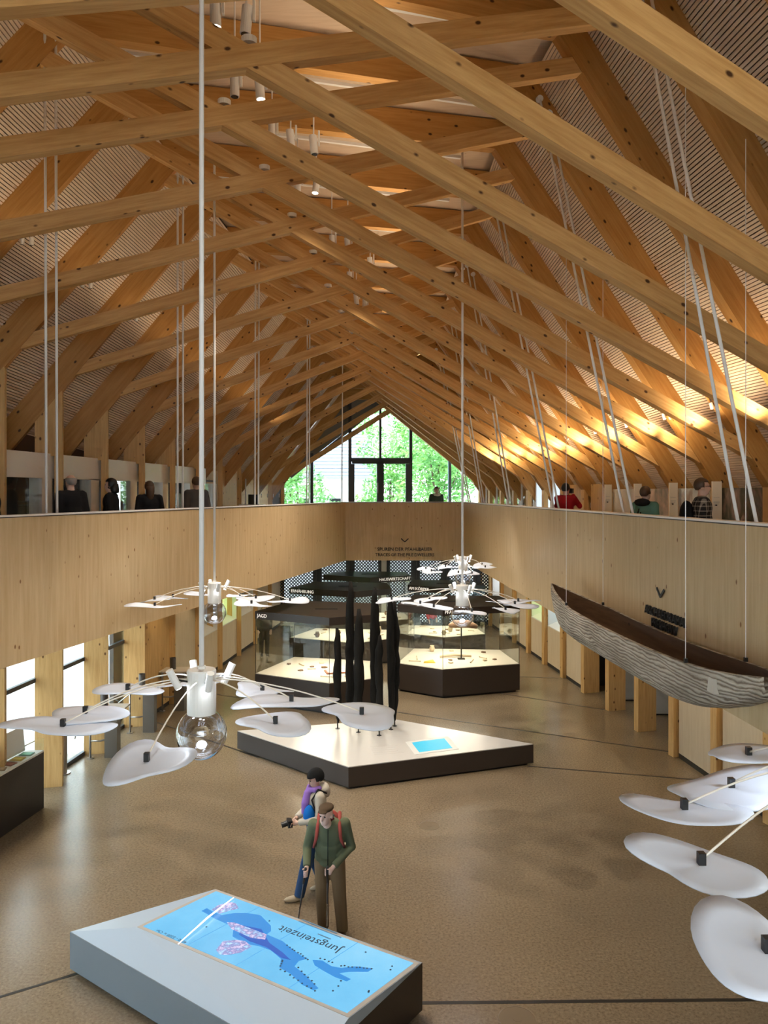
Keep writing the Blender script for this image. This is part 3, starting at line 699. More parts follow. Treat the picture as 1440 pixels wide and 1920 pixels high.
o = MB().box((0, 0, .03), (.7, .42, .02)).build('red_edged_tablet', plain('red_brown_frame', (.35, .12, .07), .5), None, Matrix.Translation((-1.2, 20.3, .775)) @ Matrix.Rotation(.25, 4, 'Z')); MB().box((0, 0, .042), (.6, .33, .006)).build('inlay', WARMTOP, o, WM[o.name].copy()); tag(o, 'flat red-framed board lying in the hunting showcase', 'board')
o = MB().add([(0, 0, 0), (.34, 0, 0), (.30, .22, 0), (.02, .2, 0), (.02, .02, .05), (.3, .02, .03), (.27, .2, .06), (.05, .18, .02)], [(3, 2, 1, 0), (4, 5, 6, 7), (0, 1, 5, 4), (1, 2, 6, 5), (2, 3, 7, 6), (3, 0, 4, 7)]).build('woven_cloth', YEL, None, Matrix.Translation((1.1, 21.35, .786))); tag(o, 'bright yellow woven piece in the pile dwelling showcase', 'cloth')
# paddle-like wooden find on a stand
e = empty('wooden_paddle_find', (2.2, 21.9, .785)); MB().tube((2.2, 21.9, .785), (2.2, 21.9, 1.75), .02).build('stand', BLACK, e)
MB().box((2.2, 21.9, .795), (.2, .2, .02)).build('foot', BLACK, e); MB().path([(1.85, 21.9, 1.72), (2.0, 21.9, 1.78), (2.4, 21.9, 1.78), (2.65, 21.9, 1.70)], [.05, .11, .11, .06], 10).build('carved_wood', CLAY, e, smooth=True); tag(e, 'dark carved wood piece on a tall stand in the pile dwelling showcase', 'wooden find')
MB().path([(1.6, 22.0, .83), (2.0, 22.1, .86), (2.5, 22.0, .84)], [.03, .05, .03]).build('antler_branch', BONE, smooth=True); tag(bpy.data.objects['antler_branch'], 'reddish branch-like bone near the stand in the pile dwelling showcase', 'bone')

# ---------------------------------------------------------------- low white table with charred piles
tb = [(-3.14, 16.46), (-.66, 14.28), (3.03, 15.59), (.24, 17.3)]
e = empty('low_display_table', (0, 15.9, 0)); c = Vector((-.1, 15.9, 0))
MB().prism([(p[0] + (c.x - p[0]) * .04, p[1] + (c.y - p[1]) * .04) for p in tb], 0, .04).build('plinth', BLACK, e)
MB().prism(tb, .04, .405).build('base', DARK, e); MB().prism([(p[0] + (c.x - p[0]) * .003, p[1] + (c.y - p[1]) * .003) for p in tb], .405, .42).build('top_plate', plain('white_top', (.56, .55, .53), .25), e)
sq = [G(772, 1393, .42), G(833, 1385, .42), G(848, 1403, .42), G(786, 1411, .42)]; cc = sum(sq, Vector()) / 4
fixn(MB().slabpoly([cc + (p - cc) * 1.32 for p in sq], (0, 0, .006)).build('screen_bezel', plain('pale_grey', (.62, .62, .6), .4), e)); fixn(MB().slabpoly([p + Z * .006 for p in sq], (0, 0, .003)).build('touch_screen', emis('teal_screen', (.005, .33, .46), 1.0), e))
for j in range(5):
    a, b = G(694 + 2 * j, 1400 + 3.6 * j, .42), G(745 + 3 * j - (j % 2) * 8, 1397 + 3.4 * j, .42); d = (b - a).normalized(); s = Vector((-d.y, d.x, 0)) * .012
    fixn(MB().slabpoly([a - s, b - s, b + s, a + s], (0, 0, .0015)).build('printed_line', plain('grey_print', (.45, .44, .42), .6), e))
tag(e, 'low diamond-shaped white table on a dark base with a small teal screen', 'display table')
CHAR = noise_pic('charred_wood', [(.3, (.006, .006, .006)), (.7, (.022, .02, .018))], 9.0, mapsc=(1, 1, .15)); CHAR.node_tree.nodes['Principled BSDF'].inputs['Roughness'].default_value = .95; CHAR.node_tree.nodes['Principled BSDF'].inputs['Specular IOR Level'].default_value = .15
for k, (bx, by, ty, r, lab) in enumerate(((633, 1366, 1177, .075, 'shortest charred pile at the JAGD side of the group'), (657, 1359, 1090, .085, 'tallest charred pile, second from the JAGD side'), (672, 1373, 1142, .09, 'middle-height charred pile standing nearest the two tallest'),
                                           (703, 1364, 1102, .09, 'tall charred pile behind the short slim one'), (711, 1379, 1191, .07, 'short slim charred pile in front of a taller one'), (733, 1368, 1115, .075, 'tall charred pile second from the PFAHLBAU side'), (740, 1361, 1128, .085, 'bulging charred pile at the PFAHLBAU side of the group'))):
    b = G(bx, by, .42); H = EYE - (ty - HZ) / F * b.y; q = random.Random(20 + k); e = empty('charred_pile', b)
    MB().tube(b, b + Z * .30, .014, n=8).build('steel_pin', BLACK, e); MB().lathe([(0, 0), (.05, 0), (.05, .008), (0, .008)], 12, b).build('pin_foot', BLACK, e)
    pts = []; rs = []; m_ = 12
    for j in range(m_ + 1):
        f = j / m_; pts.append(b + Z * (.12 + (H - .54) * f) + Vector((q.uniform(-.018, .018), q.uniform(-.018, .018), 0)))
        rs.append(1.15 * r * (.15 if j == 0 else .62 if j == 1 else .35 if j == m_ else .68 if j == m_ - 1 else q.uniform(.82, 1.15)))
    pts[-1].z = H; MB().path(pts, rs, 12).build('pile_shaft', CHAR, e, smooth=True); tag(e, lab, 'wooden pile', 'charred prehistoric piles on pins')

# ---------------------------------------------------------------- map table
zt, zs = .47, .62
e = empty('map_table', (-1.6, 8.2, 0))
s_t, s_l, s_b, s_r = G(405, 1672, zs), G(262, 1738, zs), G(653, 1898, zs), G(770, 1805, zs)
u = (s_r - s_t).normalized(); v = (s_l - s_t); v = (v - u * v.dot(u)).normalized(); Lu = ((s_r - s_t).length + (s_b - s_l).length) / 2; Lv = ((s_l - s_t).length + (s_b - s_r).length) / 2
vv = (s_l - s_t).lerp(s_b - s_r, .5).normalized()
O0 = s_t
def sp(a, b, z=0): return O0 + u * a * Lu + vv * b * Lv + Z * z
bz = .045
cor = [sp(-bz * .45, -bz), sp(1 + bz * .45, -bz), sp(1 + bz * .45, 1 + bz), sp(-bz * .45, 1 + bz)]
P1 = G(132, 1747, zt); P3 = G(792, 1805, zt + .08); P4 = cor[2] + (cor[2] - cor[1]).normalized() * .55 + u * .05; P4.z = zt
P2 = cor[0].copy() + (cor[0] - cor[3]).normalized() * .03; P2.z = zs - .02
base = [P1, P2, P3, P4]
top = MB().add([P1, P2, P3, P4] + cor, [(0, 4, 1), (0, 7, 4), (1, 4, 5), (1, 5, 2), (2, 5, 6), (2, 6, 3), (3, 6, 7), (3, 7, 0), (4, 7, 6, 5)])
o = fixn(top.build('table_top', plain('table_white', (.36, .45, .56), .35), e))
bl = [Vector((p.x, p.y, .05)) for p in base]
o = fixn(MB().add([P1, P2, P3, P4] + bl, [(0, 1, 5, 4), (1, 2, 6, 5), (2, 3, 7, 6), (3, 0, 4, 7), (4, 5, 6, 7)]).build('table_body', DARK, e))
A, B = P4, P1; d = (B - A).normalized(); nn = Vector((d.y, -d.x, 0)); nn = nn if nn.dot(A - Vector((-1.6, 8.6, 0))) > 0 else -nn
fixn(MB().slabpoly([P4 - Z * .002, P1 - Z * .002, bl[0], bl[3]], nn * .006).build('side_panel', GREYB, e))
MB().prism([(p.x + (-1.6 - p.x) * .05, p.y + (8.3 - p.y) * .05) for p in bl], 0, .05).build('plinth', BLACK, e)
fixn(MB().slabpoly([sp(-.018, -.04), sp(1.018, -.04), sp(1.018, 1.04), sp(-.018, 1.04)], (0, 0, .004)).build('screen_bezel', plain('taupe_bezel', (.42, .39, .36), .4), e))
SB = noise_pic('map_screen_blue', [(.25, (.085, .33, .56)), (.5, (.13, .41, .64)), (.75, (.20, .47, .66))], .6, emit=.78, screen=True)
fixn(MB().slabpoly([sp(0, 0, .004), sp(1, 0, .004), sp(1, 1, .004), sp(0, 1, .004)], (0, 0, .004)).build('map_screen', SB, e))
DEEP = emis('lake_blue', (.002, .06, .33), .85); MIDB = emis('lake_mid_blue', (.008, .17, .46), .85); INK = plain('map_ink', (.02, .05, .10), .5); PINK = noise_pic('map_sketch', [(.35, (.30, .48, .66)), (.5, (.12, .13, .30)), (.58, (.45, .36, .50)), (.7, (.2, .35, .55))], 14.0, emit=1.0, screen=True)
# map drawing given in picture pixels, brought onto the screen plane
def mp(px, py, z): return G(px, py, zs + z)
def patch(name, pts, mat, z): return fixn(MB().slabpoly([mp(x, y, z) for x, y in pts], (0, 0, .0012)).build(name, mat, e))
lake = [(378, 1708), (388, 1703), (398, 1709), (416, 1716), (440, 1712), (462, 1712), (488, 1716), (508, 1736), (508, 1746), (500, 1752), (530, 1765), (548, 1780), (566, 1793), (578, 1797), (560, 1802), (552, 1812), (570, 1826), (588, 1844), (597, 1853), (588, 1857), (566, 1846), (545, 1826), (524, 1814), (527, 1798), (508, 1782), (486, 1774), (462, 1770), (436, 1756), (438, 1738), (420, 1730), (402, 1722)]
patch('lake_shape', lake, MIDB, .0085)
patch('lake_arm', [(586, 1800), (604, 1801), (622, 1812), (640, 1815), (668, 1812), (700, 1816), (690, 1822), (655, 1822), (636, 1825), (658, 1836), (650, 1840), (628, 1832), (606, 1820), (590, 1810)], MIDB, .0085)
patch('lake_depth', [(455, 1735), (490, 1742), (505, 1768), (530, 1786), (545, 1800), (528, 1796), (500, 1776), (468, 1765), (448, 1752)], DEEP, .0098)
patch('map_sketch', [(425, 1729), (440, 1730), (500, 1752), (497, 1762), (470, 1758), (434, 1742)], PINK, .0112)
patch('map_sketch', [(405, 1781), (418, 1765), (440, 1762), (460, 1765), (472, 1775), (452, 1786), (432, 1790), (412, 1790)], PINK, .0088)
patch('map_sketch', [(396, 1706), (408, 1698), (430, 1691), (442, 1694), (448, 1703), (430, 1708), (412, 1713)], PINK, .0112)
LINE = emis('map_grid', (.04, .22, .45), 1)
for f in (.25, .5, .75):
    a, b = sp(f, .0, .0082), sp(f, 1, .0082); s = u * .004; fixn(MB().slabpoly([a - s, b - s, b + s, a + s], (0, 0, .001)).build('screen_seam', LINE, e))
wht = emis('white_scale', (1, .95, .9), 1.3)
a, b = mp(438, 1683, .03), mp(334, 1770, .03); s = (b - a).cross(Z).normalized() * .008
MB().path([a, a.lerp(b, .5) + Z * .02, b], [.006, .011, .006], 6).build('time_slider', wht, e, smooth=True)
q = random.Random(5)
dots = [(538 + 10 * k * .5, 1772 + 7 * k * .5) for k in range(9)] + [(530 - k * 1.5, 1800 + 4 * k) for k in range(4)] + [(527 + 8 * k, 1817 + 5.2 * k) for k in range(9)] + [(560 + 6 * k, 1815 + 6 * k) for k in range(6)] + [(600 + 8 * k, 1798 + 2.0 * k) for k in range(4)] + [(640 + 7 * k, 1811 + .6 * k) for k in range(9)] + [(388, 1737), (506, 1727), (624, 1857), (692, 1857), (735, 1812), (686, 1786), (733, 1819), (634, 1848), (640, 1840), (690, 1860)]
mb = MB()
for x, y in dots: mb.lathe([(0, 0), (.011, 0), (.011, .0015), (0, .0015)], 8, mp(x + q.uniform(-1, 1), y + q.uniform(-1, 1), .0115))
o = mb.build('site_dots', INK, e); o['kind'] = 'stuff'
upv = -(vv); xr = -u
def flat_text(s, org, size, name='map_text', mat=INK, wd=None):
    o = lettering(s, org, xr, size, mat, e, .0005, 'LEFT', up=Vector((-xr.y, xr.x, 0)), name=name)
    return o
# title reads from the far side of the table
flat_text('Jungsteinzeit', mp(643, 1778, .010), .165)
for (x0_, y0_), (x1_, y1_) in (((620, 1761), (596, 1751)), ((640, 1758), (560, 1727)), ((632, 1750), (566, 1724))):
    a, b = mp(x0_, y0_, .010), mp(x1_, y1_, .010); s = (b - a).cross(Z).normalized() * .008; fixn(MB().slabpoly([a - s, b - s, b + s, a + s], (0, 0, .001)).build('fine_print_line', plain('map_fine_print', (.10, .22, .36), .5), e))
flat_text('4000 - 2200 v. Chr.', mp(352, 1766, .010), .060)
tag(e, 'large faceted map table with a glowing blue lake map titled Jungsteinzeit', 'map table')

# ---------------------------------------------------------------- pendant mobiles (globe with leaf reflectors)
def petal_mesh(L, W, seed):
    q = random.Random(seed); n = 40; rings = 4; mb = MB(); ph, ph2 = q.uniform(0, 6.28), q.uniform(0, 6.28)
    def rr(a): return 1 + .20 * math.cos(2 * a + ph) + .13 * math.cos(3 * a + ph2)
    k1, k2 = q.uniform(0, 6.28), q.uniform(2.5, 4)
    vs = []
    for side in (0, 1):
        vs.append((0, 0, .006 * side))
        for r in range(1, rings + 1):
            for j in range(n):
                a = 2 * math.pi * j / n; f = r / rings
                x, y = math.cos(a) * rr(a) * f * L / 2, math.sin(a) * rr(a) * f * W / 2
                z = .028 * math.sin(x * k2 * 2 + k1) * f + .02 * f * f * math.sin(2 * a + k1)
                vs.append((x, y, z + .006 * side))
    fs = []; S = 1 + rings * n
    for side in (0, 1):
        o = side * S
        for j in range(n):
            t = (o, o + 1 + j, o + 1 + (j + 1) % n); fs.append(t if side else t[::-1])
            for r in range(rings - 1):
                a, b, c, d = o + 1 + r * n + j, o + 1 + r * n + (j + 1) % n, o + 1 + (r + 1) * n + (j + 1) % n, o + 1 + (r + 1) * n + j
                fs.append((a, d, c, b) if side else (a, b, c, d))
    e0 = 1 + (rings - 1) * n
    for j in range(n): fs.append((e0 + j, e0 + (j + 1) % n, S + e0 + (j + 1) % n, S + e0 + j))
    mb.add(vs, fs); return mb
HOT = emis('lamp_led_white', (.82, .92, 1), 14); HOTS = emis('spot_led_white', (.95, .97, 1), 10)
HOUSE = plain('lamp_housing', (.80, .81, .80), .4)
T0 = [(-.06, -1.10, .64, .40, 1.35), (-.83, -.43, .70, .34, .15), (-.80, -.12, .70, .5, -.2), (-.71, .52, .46, .38, .1), (.59, -.37, .50, .44, -.2), (.63, .20, .70, .46, .25), (.36, .52, .5, .34, .2), (1.17, -.15, .58, .46, -.3), (-.25, .8, .5, .36, .2)]
def pendant(px, D, zb, ztop, label, tmpl, rot=0, cold=(.80, .90, 1.0), drop=.20, extra=0):
    X = (px - 720) / F * D; c = Vector((X, D, zb)); e = empty('pendant_mobile', c); hub = c + Z * .39
    MB().tube(c + Z * .47, Vector((X, D, ztop)), .0185, n=10).build('pole', WHITE, e, smooth=True)
    MB().lathe([(0, 0), (.045, 0), (.045, .03), (0, .03)], 16, Vector((X, D, ztop - .03))).build('ceiling_mount', WHITE, e)
    MB().lathe([(.0, .495), (.03, .495), (.03, .475), (.098, .47), (.104, .46), (.104, .15), (.098, .15), (.098, .40), (0, .40)], 28, c).build('housing', HOUSE, e, smooth=False)
    MB().lathe([(0, .185), (.085, .175), (.09, .165), (0, .165)], 24, c).build('led_disc', HOT, e)
    r = .182; prof = [(.09, .158)]
    for k in range(1, 21):
        th = math.radians(32 + (180 - 32) * k / 20); prof.append((r * math.sin(th), r * math.cos(th) * 1.02))
    MB().lathe(prof, 36, c).build('globe', BULBG, e, smooth=True)
    for k in range(4):
        a = .5 + k * math.pi / 2; d = Vector((math.cos(a), math.sin(a), 0)); p = hub + d * .20 + Z * .03; ax = (d * .45 + Z * .9).normalized()
        s = MB().tube(p - ax * .075, p + ax * .075, .027, n=14).build('spot_head', HOUSE, e, smooth=False)
        MB().tube(p - ax * .079, p - ax * .0755, .022, n=14).build('spot_lens', HOTS, s)
        MB().tube(hub + d * .10, p, .008, n=6).build('spot_bracket', BLACK, s)
    for k, (dx, dy, L, W, ro) in enumerate(tmpl):
        ca, sa = math.cos(rot), math.sin(rot); o = Vector((dx * ca - dy * sa, dx * sa + dy * ca, 0)); dirn = o.normalized(); end = hub + o - Z * drop
        pts = []
        for j in range(9):
            f = j / 8; pts.append(hub + dirn * .10 + (o - dirn * .10) * f + Z * (-drop * f ** 1.4 + .025 * math.sin(math.pi * f) + .012))
        arm = MB().path(pts, .0055, 6).build('arm', plain('cream_arm', (.82, .78, .70), .4), e, smooth=True)
        MB().box(end + Z * .018, (.03, .03, .05)).build('clip', BLACK, arm)
        M = Matrix.Translation(end - Z * .012) @ Matrix.Rotation(ro + rot, 4, 'Z') @ Matrix.Rotation(.06 * math.sin(k * 2.1 + extra), 4, 'X')
        petal_mesh(L, W, k * 7 + 11 + extra).build('petal', PETALM, e, M, smooth=True)
    light('lamp_led', 'SPOT', c + Z * .155, 45, cold, aim=c - Z, spot_size=2.3, spot_blend=.6, shadow_soft_size=.07)
    for k in range(3):
        a = .5 + k * 2.094; d = Vector((math.cos(a), math.sin(a), 0)); light('spot_head_led', 'SPOT', hub + d * .16 + Z * .12, 6, cold, aim=hub + d * 1.0 - Z * .35, spot_size=2.6, spot_blend=.6, shadow_soft_size=.04)
    return tag(e, label, 'pendant lamp', 'pendant mobiles with leaf reflectors')
pendant(378, 5.6, 3.75, 11.2, 'largest pendant globe with leaf-shaped reflectors above the map table side', T0)
pendant(402, 12.0, 3.64, 10.9, 'smaller pendant globe with leaf reflectors in front of the long parapet', [t_ for k, t_ in enumerate(T0) if k not in (0, 2)] + [(-.95, .25, .5, .36, .3)], .12, extra=3)
pendant(867, 12.0, 3.60, 10.9, 'pendant globe with leaf reflectors hanging lower of the aligned pair', T0[1:], 2.9, extra=5)
pendant(868, 17.4, 3.60, 10.6, 'pendant globe with leaf reflectors, the higher and farther of the aligned pair', T0[1:], 1.2, extra=9)
T5 = [(-.97, -.55, .54, .36, -.35), (-.82, .02, .52, .40, -.5), (-.46, .30, .70, .5, -.15), (-1.0, -1.17, .56, .44, 1.0), (-.13, .80, .5, .34, .1), (.6, .5, .5, .4, .3), (.7, -.3, .6, .4, 0), (.2, -.8, .5, .4, .5)]
pendant(1597, 3.8, 3.75, 10.8, 'pendant mobile of which only broad white leaves show at the picture edge', T5, 0, extra=2)

# ---------------------------------------------------------------- dugout canoe on wires
def canoe():
    e = empty('dugout_canoe', (2.95, 9.3, 3.4)); A, B = Vector((2.72, 12.45, 0)), Vector((3.14, 6.28, 0)); ax = (B - A).normalized(); sd = Vector((ax.y, -ax.x, 0))   # sd towards the void
    if sd.x > 0: sd = -sd
    n = 30; m = 12
    def sec(s):
        zr = 3.87 + .17 * (1 - s) ** 4 * 1.0 + .13 * s ** 5; zb_ = 3.42 + .55 * max(0, (.16 - s) / .16) ** 1.6 + .40 * max(0, (s - .70) / .30) ** 2.4
        hw = .31 * min(1, (s / .30 + .0) ** .62) if s < .30 else .31 if s < .84 else .31 * math.sqrt(max(0, 1 - ((s - .84) / .165) ** 2.2))
        return zr, min(zb_, zr - .06), max(hw, .018)
    def shell(off, name, mat, flip):
        mb = MB(); vs = []
        for k in range(n + 1):
            s = k / n; zr, zb_, hw = sec(s); c = A.lerp(B, s)
            hw2 = max(hw - off, .01); zb2 = zb_ + off * 1.2
            for j in range(m + 1):
                f = -1 + 2 * j / m; x = math.copysign(abs(math.sin(f * math.pi / 2)) ** .8, f) * hw2; z = zr - (zr - zb2) * (max(0, math.cos(f * math.pi / 2))) ** .55
                vs.append(c + sd * x + Z * min(z, zr))
        fs = []
        for k in range(n):
            for j in range(m):
                a, b = k * (m + 1) + j, (k + 1) * (m + 1) + j; fs.append((a, a + 1, b + 1, b) if flip else (a, b, b + 1, a + 1))
        fs.append(tuple(range(n * (m + 1), (n + 1) * (m + 1)))); fs.append(tuple(range(m + 1)))
        mb.add(vs, fs); org = A.lerp(B, .5) + Z * 3.7
        M = frame(org, ax, Z.cross(ax), Z); Mi = M.inverted(); mb.v = [tuple(Mi @ Vector(v_)) for v_ in mb.v]
        return mb.build(name, mat, e, M, smooth=True)
    m_, nt, b = new_mat('weathered_oak'); L = nt.links; tc = N(nt, 'ShaderNodeTexCoord'); mpg = N(nt, 'ShaderNodeMapping'); mpg.inputs['Scale'].default_value = (.5, 1.7, 1.7); L.new(tc.outputs['Object'], mpg.inputs[0])
    wv = N(nt, 'ShaderNodeTexWave', Scale=5.0, Distortion=11.0, Detail=6.0); wv.inputs['Detail Scale'].default_value = .8; wv.bands_direction = 'Z'; L.new(mpg.outputs[0], wv.inputs['Vector'])
    ns = N(nt, 'ShaderNodeTexNoise', Scale=3.0, Detail=6.0); L.new(mpg.outputs[0], ns.inputs['Vector'])
    r1 = ramp(nt, [(.0, (.19, .15, .115)), (.22, (.36, .31, .25)), (.6, (.45, .40, .33)), (1, (.52, .48, .41))]); L.new(wv.outputs['Fac'], r1.inputs[0])
    mx = N(nt, 'ShaderNodeMix', data_type='RGBA', blend_type='MULTIPLY'); mx.inputs['Factor'].default_value = .8; r2 = ramp(nt, [(.35, (.55, .52, .48)), (.6, (1.05, 1.05, 1.05))]); L.new(ns.outputs['Fac'], r2.inputs[0]); L.new(r1.outputs[0], mx.inputs['A']); L.new(r2.outputs[0], mx.inputs['B']); L.new(mx.outputs['Result'], b.inputs['Base Color'])
    b.inputs['Roughness'].default_value = .75; bp = N(nt, 'ShaderNodeBump', Strength=.5, Distance=.02); L.new(wv.outputs['Fac'], bp.inputs['Height']); L.new(bp.outputs[0], b.inputs['Normal'])
    shell(0, 'hull', m_, True); shell(.04, 'hollow', wood('canoe_inside', (.07, .035, .018), (.13, .07, .035), (.03, .015, .01)), False)
    # rim closing the two shells
    for sg in (-1, 1):
        mb = MB(); vs = []
        for k in range(n + 1):
            s = k / n; zr, zb_, hw = sec(s); c = A.lerp(B, s); vs += [c + sd * sg * hw + Z * zr, c + sd * sg * max(hw - .04, .005) + Z * (zr + .001)]
        mb.add(vs, [(2 * k, 2 * k + 1, 2 * k + 3, 2 * k + 2) for k in range(n)]); mb.build('rim', m_, e)
    zr, zb_, hw = sec(.93); c = A.lerp(B, .93); MB().box(c + sd * (hw - .035) + Vector((0, 0, zr - .13)), (.08, .13, .13)).build('stern_patch', plain('pale_patch', (.55, .52, .46), .7), e)
    for s in (.26, .86):
        zr, zb_, hw = sec(s); c = A.lerp(B, s)
        for sg in (-1, 1):
            pnt = c + sd * sg * (hw - .02) + Z * (zr + .0); topz = {(.26, -1): 9.1, (.26, 1): 9.6, (.86, -1): 8.8, (.86, 1): 9.3}[(s, sg)]
            w_ = MB().tube(pnt, Vector((pnt.x, pnt.y, topz)), .0035, n=6).build('hanging_wire', WHITE, e); MB().box(pnt, (.03, .03, .08)).build('wire_clamp', BLACK, w_)
    tag(e, 'weathered grey dugout canoe hung on thin wires in front of the parapet', 'canoe')
canoe()

# ---------------------------------------------------------------- stations at the lower windows
def station(bx, by, n_, lab, w=.26):
    b = G(bx, by); e = empty('viewing_station', b)
    MB().box(b + Z * .49, (w, .22, .98)).build('pedestal', plain('grey_steel_sheet', (.20, .19, .18), .35, .6), e)
    MB().box(b + Z * .995 + Vector((-.12, .1, 0)), (.75, .5, .03)).build('table_top', plain('pale_table', (.66, .60, .52), .4), e)
    MB().lathe([(0, 1.01), (.075, 1.01), (.075, 1.30), (.06, 1.30), (.06, 1.05), (0, 1.05)], 18, b + Vector((-.22, .12, 0))).build('viewer_tube', STEELD, e)
    r = b + Vector((-.42, -.12, 0))
    MB().path([r, r + Z * .55, r + Z * .98], .022, 10).build('steel_leg', STEEL, e, smooth=True); MB().lathe([(0, 0), (.075, 0), (.075, .012), (0, .012)], 16, r).build('flange', STEEL, e)
    MB().path([r + Z * .36, r + Vector((.2, .0, .36)), b + Vector((-.1, 0, .36))], .018, 8).build('foot_rail', STEEL, e, smooth=True); MB().path([r + Z * .90, r + Vector((-.35, .25, .62)), r + Vector((-.45, .32, .3))], .014, 8).build('brace', STEEL, e, smooth=True)
    tag(e, lab, 'viewing station', 'viewing stations by the windows')
station(211, 1418, 0, 'steel viewing station with square pedestal closest to the big pendant globe')
station(281, 1371, 1, 'steel viewing station with square pedestal in the middle of the three')
station(338, 1331, 2, 'steel viewing station with square pedestal nearest the wood-panelled bays')
b = G(107, 1450) + Vector((.12, 0, 0)); e = empty('steel_bollard_rail', b); MB().tube(b, b + Z * 1.0, .075, n=18).build('column', STEEL, e, smooth=False); MB().lathe([(0, 0), (.14, 0), (.14, .02), (0, .02)], 20, b).build('flange', STEEL, e)
MB().path([b + Z * .95, b + Vector((-.25, -.3, .82)), b + Vector((-.45, -1.1, .80))], .014, 8).build('hand_rail', STEEL, e, smooth=True); MB().path([b + Z * .42, b + Vector((-.3, -.6, .40))], .014, 8).build('foot_rail', STEEL, e, smooth=True); MB().lathe([(0, 1.0), (.16, 1.0), (.16, 1.02), (0, 1.02)], 18, b).build('round_top', PALEW, e); tag(e, 'thick round steel column with handrails beside the low wall showcase', 'steel column')
# wall showcase at the picture edge
e = empty('wall_showcase', (-6.3, 12, 0)); f0, f1 = Vector((-5.95, 13.45, 0)), Vector((-6.6, 9.0, 0)); bk = Vector((-.62, 0, 0))
fixn(MB().slabpoly([f0, f1, f1 + bk * .9, f0 + bk * .55], (0, 0, .98)).build('base', plain('black_base', (.018, .012, .01), .4), e)); fixn(MB().slabpoly([f0 + Z * .98, f1 + Z * .98, f1 + bk * .9 + Z * .98, f0 + bk * .55 + Z * .98], (0, 0, .03)).build('display_bed', PALEW, e))
for a, b_ in ((f0, f1), (f0 + bk * .55, f0)): fixn(MB().slabpoly([a + Z * 1.01, b_ + Z * 1.01, b_ + Z * 1.22, a + Z * 1.22], (-.008, .004, 0)).build('pane', GLASS, e))
fixn(MB().slabpoly([f0 + Vector((-.3, -.05, 1.02)), f1 + Vector((-.4, 0, 1.02)), f1 + Vector((-.45, 0, 1.45)), f0 + Vector((-.34, -.05, 1.45))], (-.02, 0, 0)).build('back_board', PALEW, e))
tag(e, 'long low black wall showcase with white bed at the picture edge', 'showcase')
q = random.Random(9)
for k, (col, nm) in enumerate((((.12, .45, .3), 'green'), ((.65, .5, .12), 'ochre'), ((.25, .07, .05), 'dark red'), ((.3, .2, .12), 'brown'), ((.5, .5, .45), 'grey'))):
    p = f0.lerp(f1, .05 + .055 * k) + Vector((-.16, 0, 1.012)); o = MB().box((0, 0, .006), (.20, .16, .012)).build('picture_card', plain('card_' + nm.replace(' ', '_'), col, .5), None, Matrix.Translation(p) @ Matrix.Rotation(q.uniform(-.3, .3), 4, 'Z')); MB().box((0, 0, .0135), (.15, .10, .003)).build('print', plain('card_print_' + str(k), tuple(min(1, c_ * 1.8) for c_ in col), .5), o, WM[o.name].copy()); tag(o, f'small {nm} picture card in the low wall showcase', 'card', 'cards in the wall showcase')
# fire extinguisher sign, wall text
p = wr_pt(15.1, .115, 1.7); dr = Vector((-.104, 1, 0)).normalized() * -1
o = fixn(MB().slabpoly([p - dr * .1, p + dr * .1, p + dr * .1 + Z * .22, p - dr * .1 + Z * .22], (-.008, 0, 0)).build('fire_extinguisher_sign', plain('sign_red', (.6, .03, .02), .4))); tag(o, 'small red fire extinguisher sign on the pale wall panel', 'sign')
nn = Vector((-.0105, 0, 0))
fixn(MB().slabpoly([p + nn - dr * .035 + Z * .04, p + nn + dr * .012 + Z * .04, p + nn + dr * .012 + Z * .16, p + nn - dr * .035 + Z * .16], (-.002, 0, 0)).build('extinguisher_symbol', WHITE, o)); fixn(MB().slabpoly([p + nn - dr * .05 + Z * .16, p + nn + dr * .05 + Z * .16, p + nn + dr * .05 + Z * .185, p + nn - dr * .05 + Z * .185], (-.002, 0, 0)).build('extinguisher_symbol', WHITE, o)); fixn(MB().slabpoly([p + nn + dr * .04 + Z * .08, p + nn + dr * .055 + Z * .08, p + nn + dr * .055 + Z * .16, p + nn + dr * .04 + Z * .16], (-.002, 0, 0)).build('extinguisher_symbol', WHITE, o))
for k in range(6):
    a = wr_pt(15.75, .117, 2.15 - .085 * k); wq_ = fixn(MB().slabpoly([a, a + dr * (.16 - .03 * (k % 3)), a + dr * (.16 - .03 * (k % 3)) + Z * .016, a + Z * .016], (-.003, 0, 0)).build('wall_text_line', plain('grey_print', (.45, .44, .42), .6), wright))

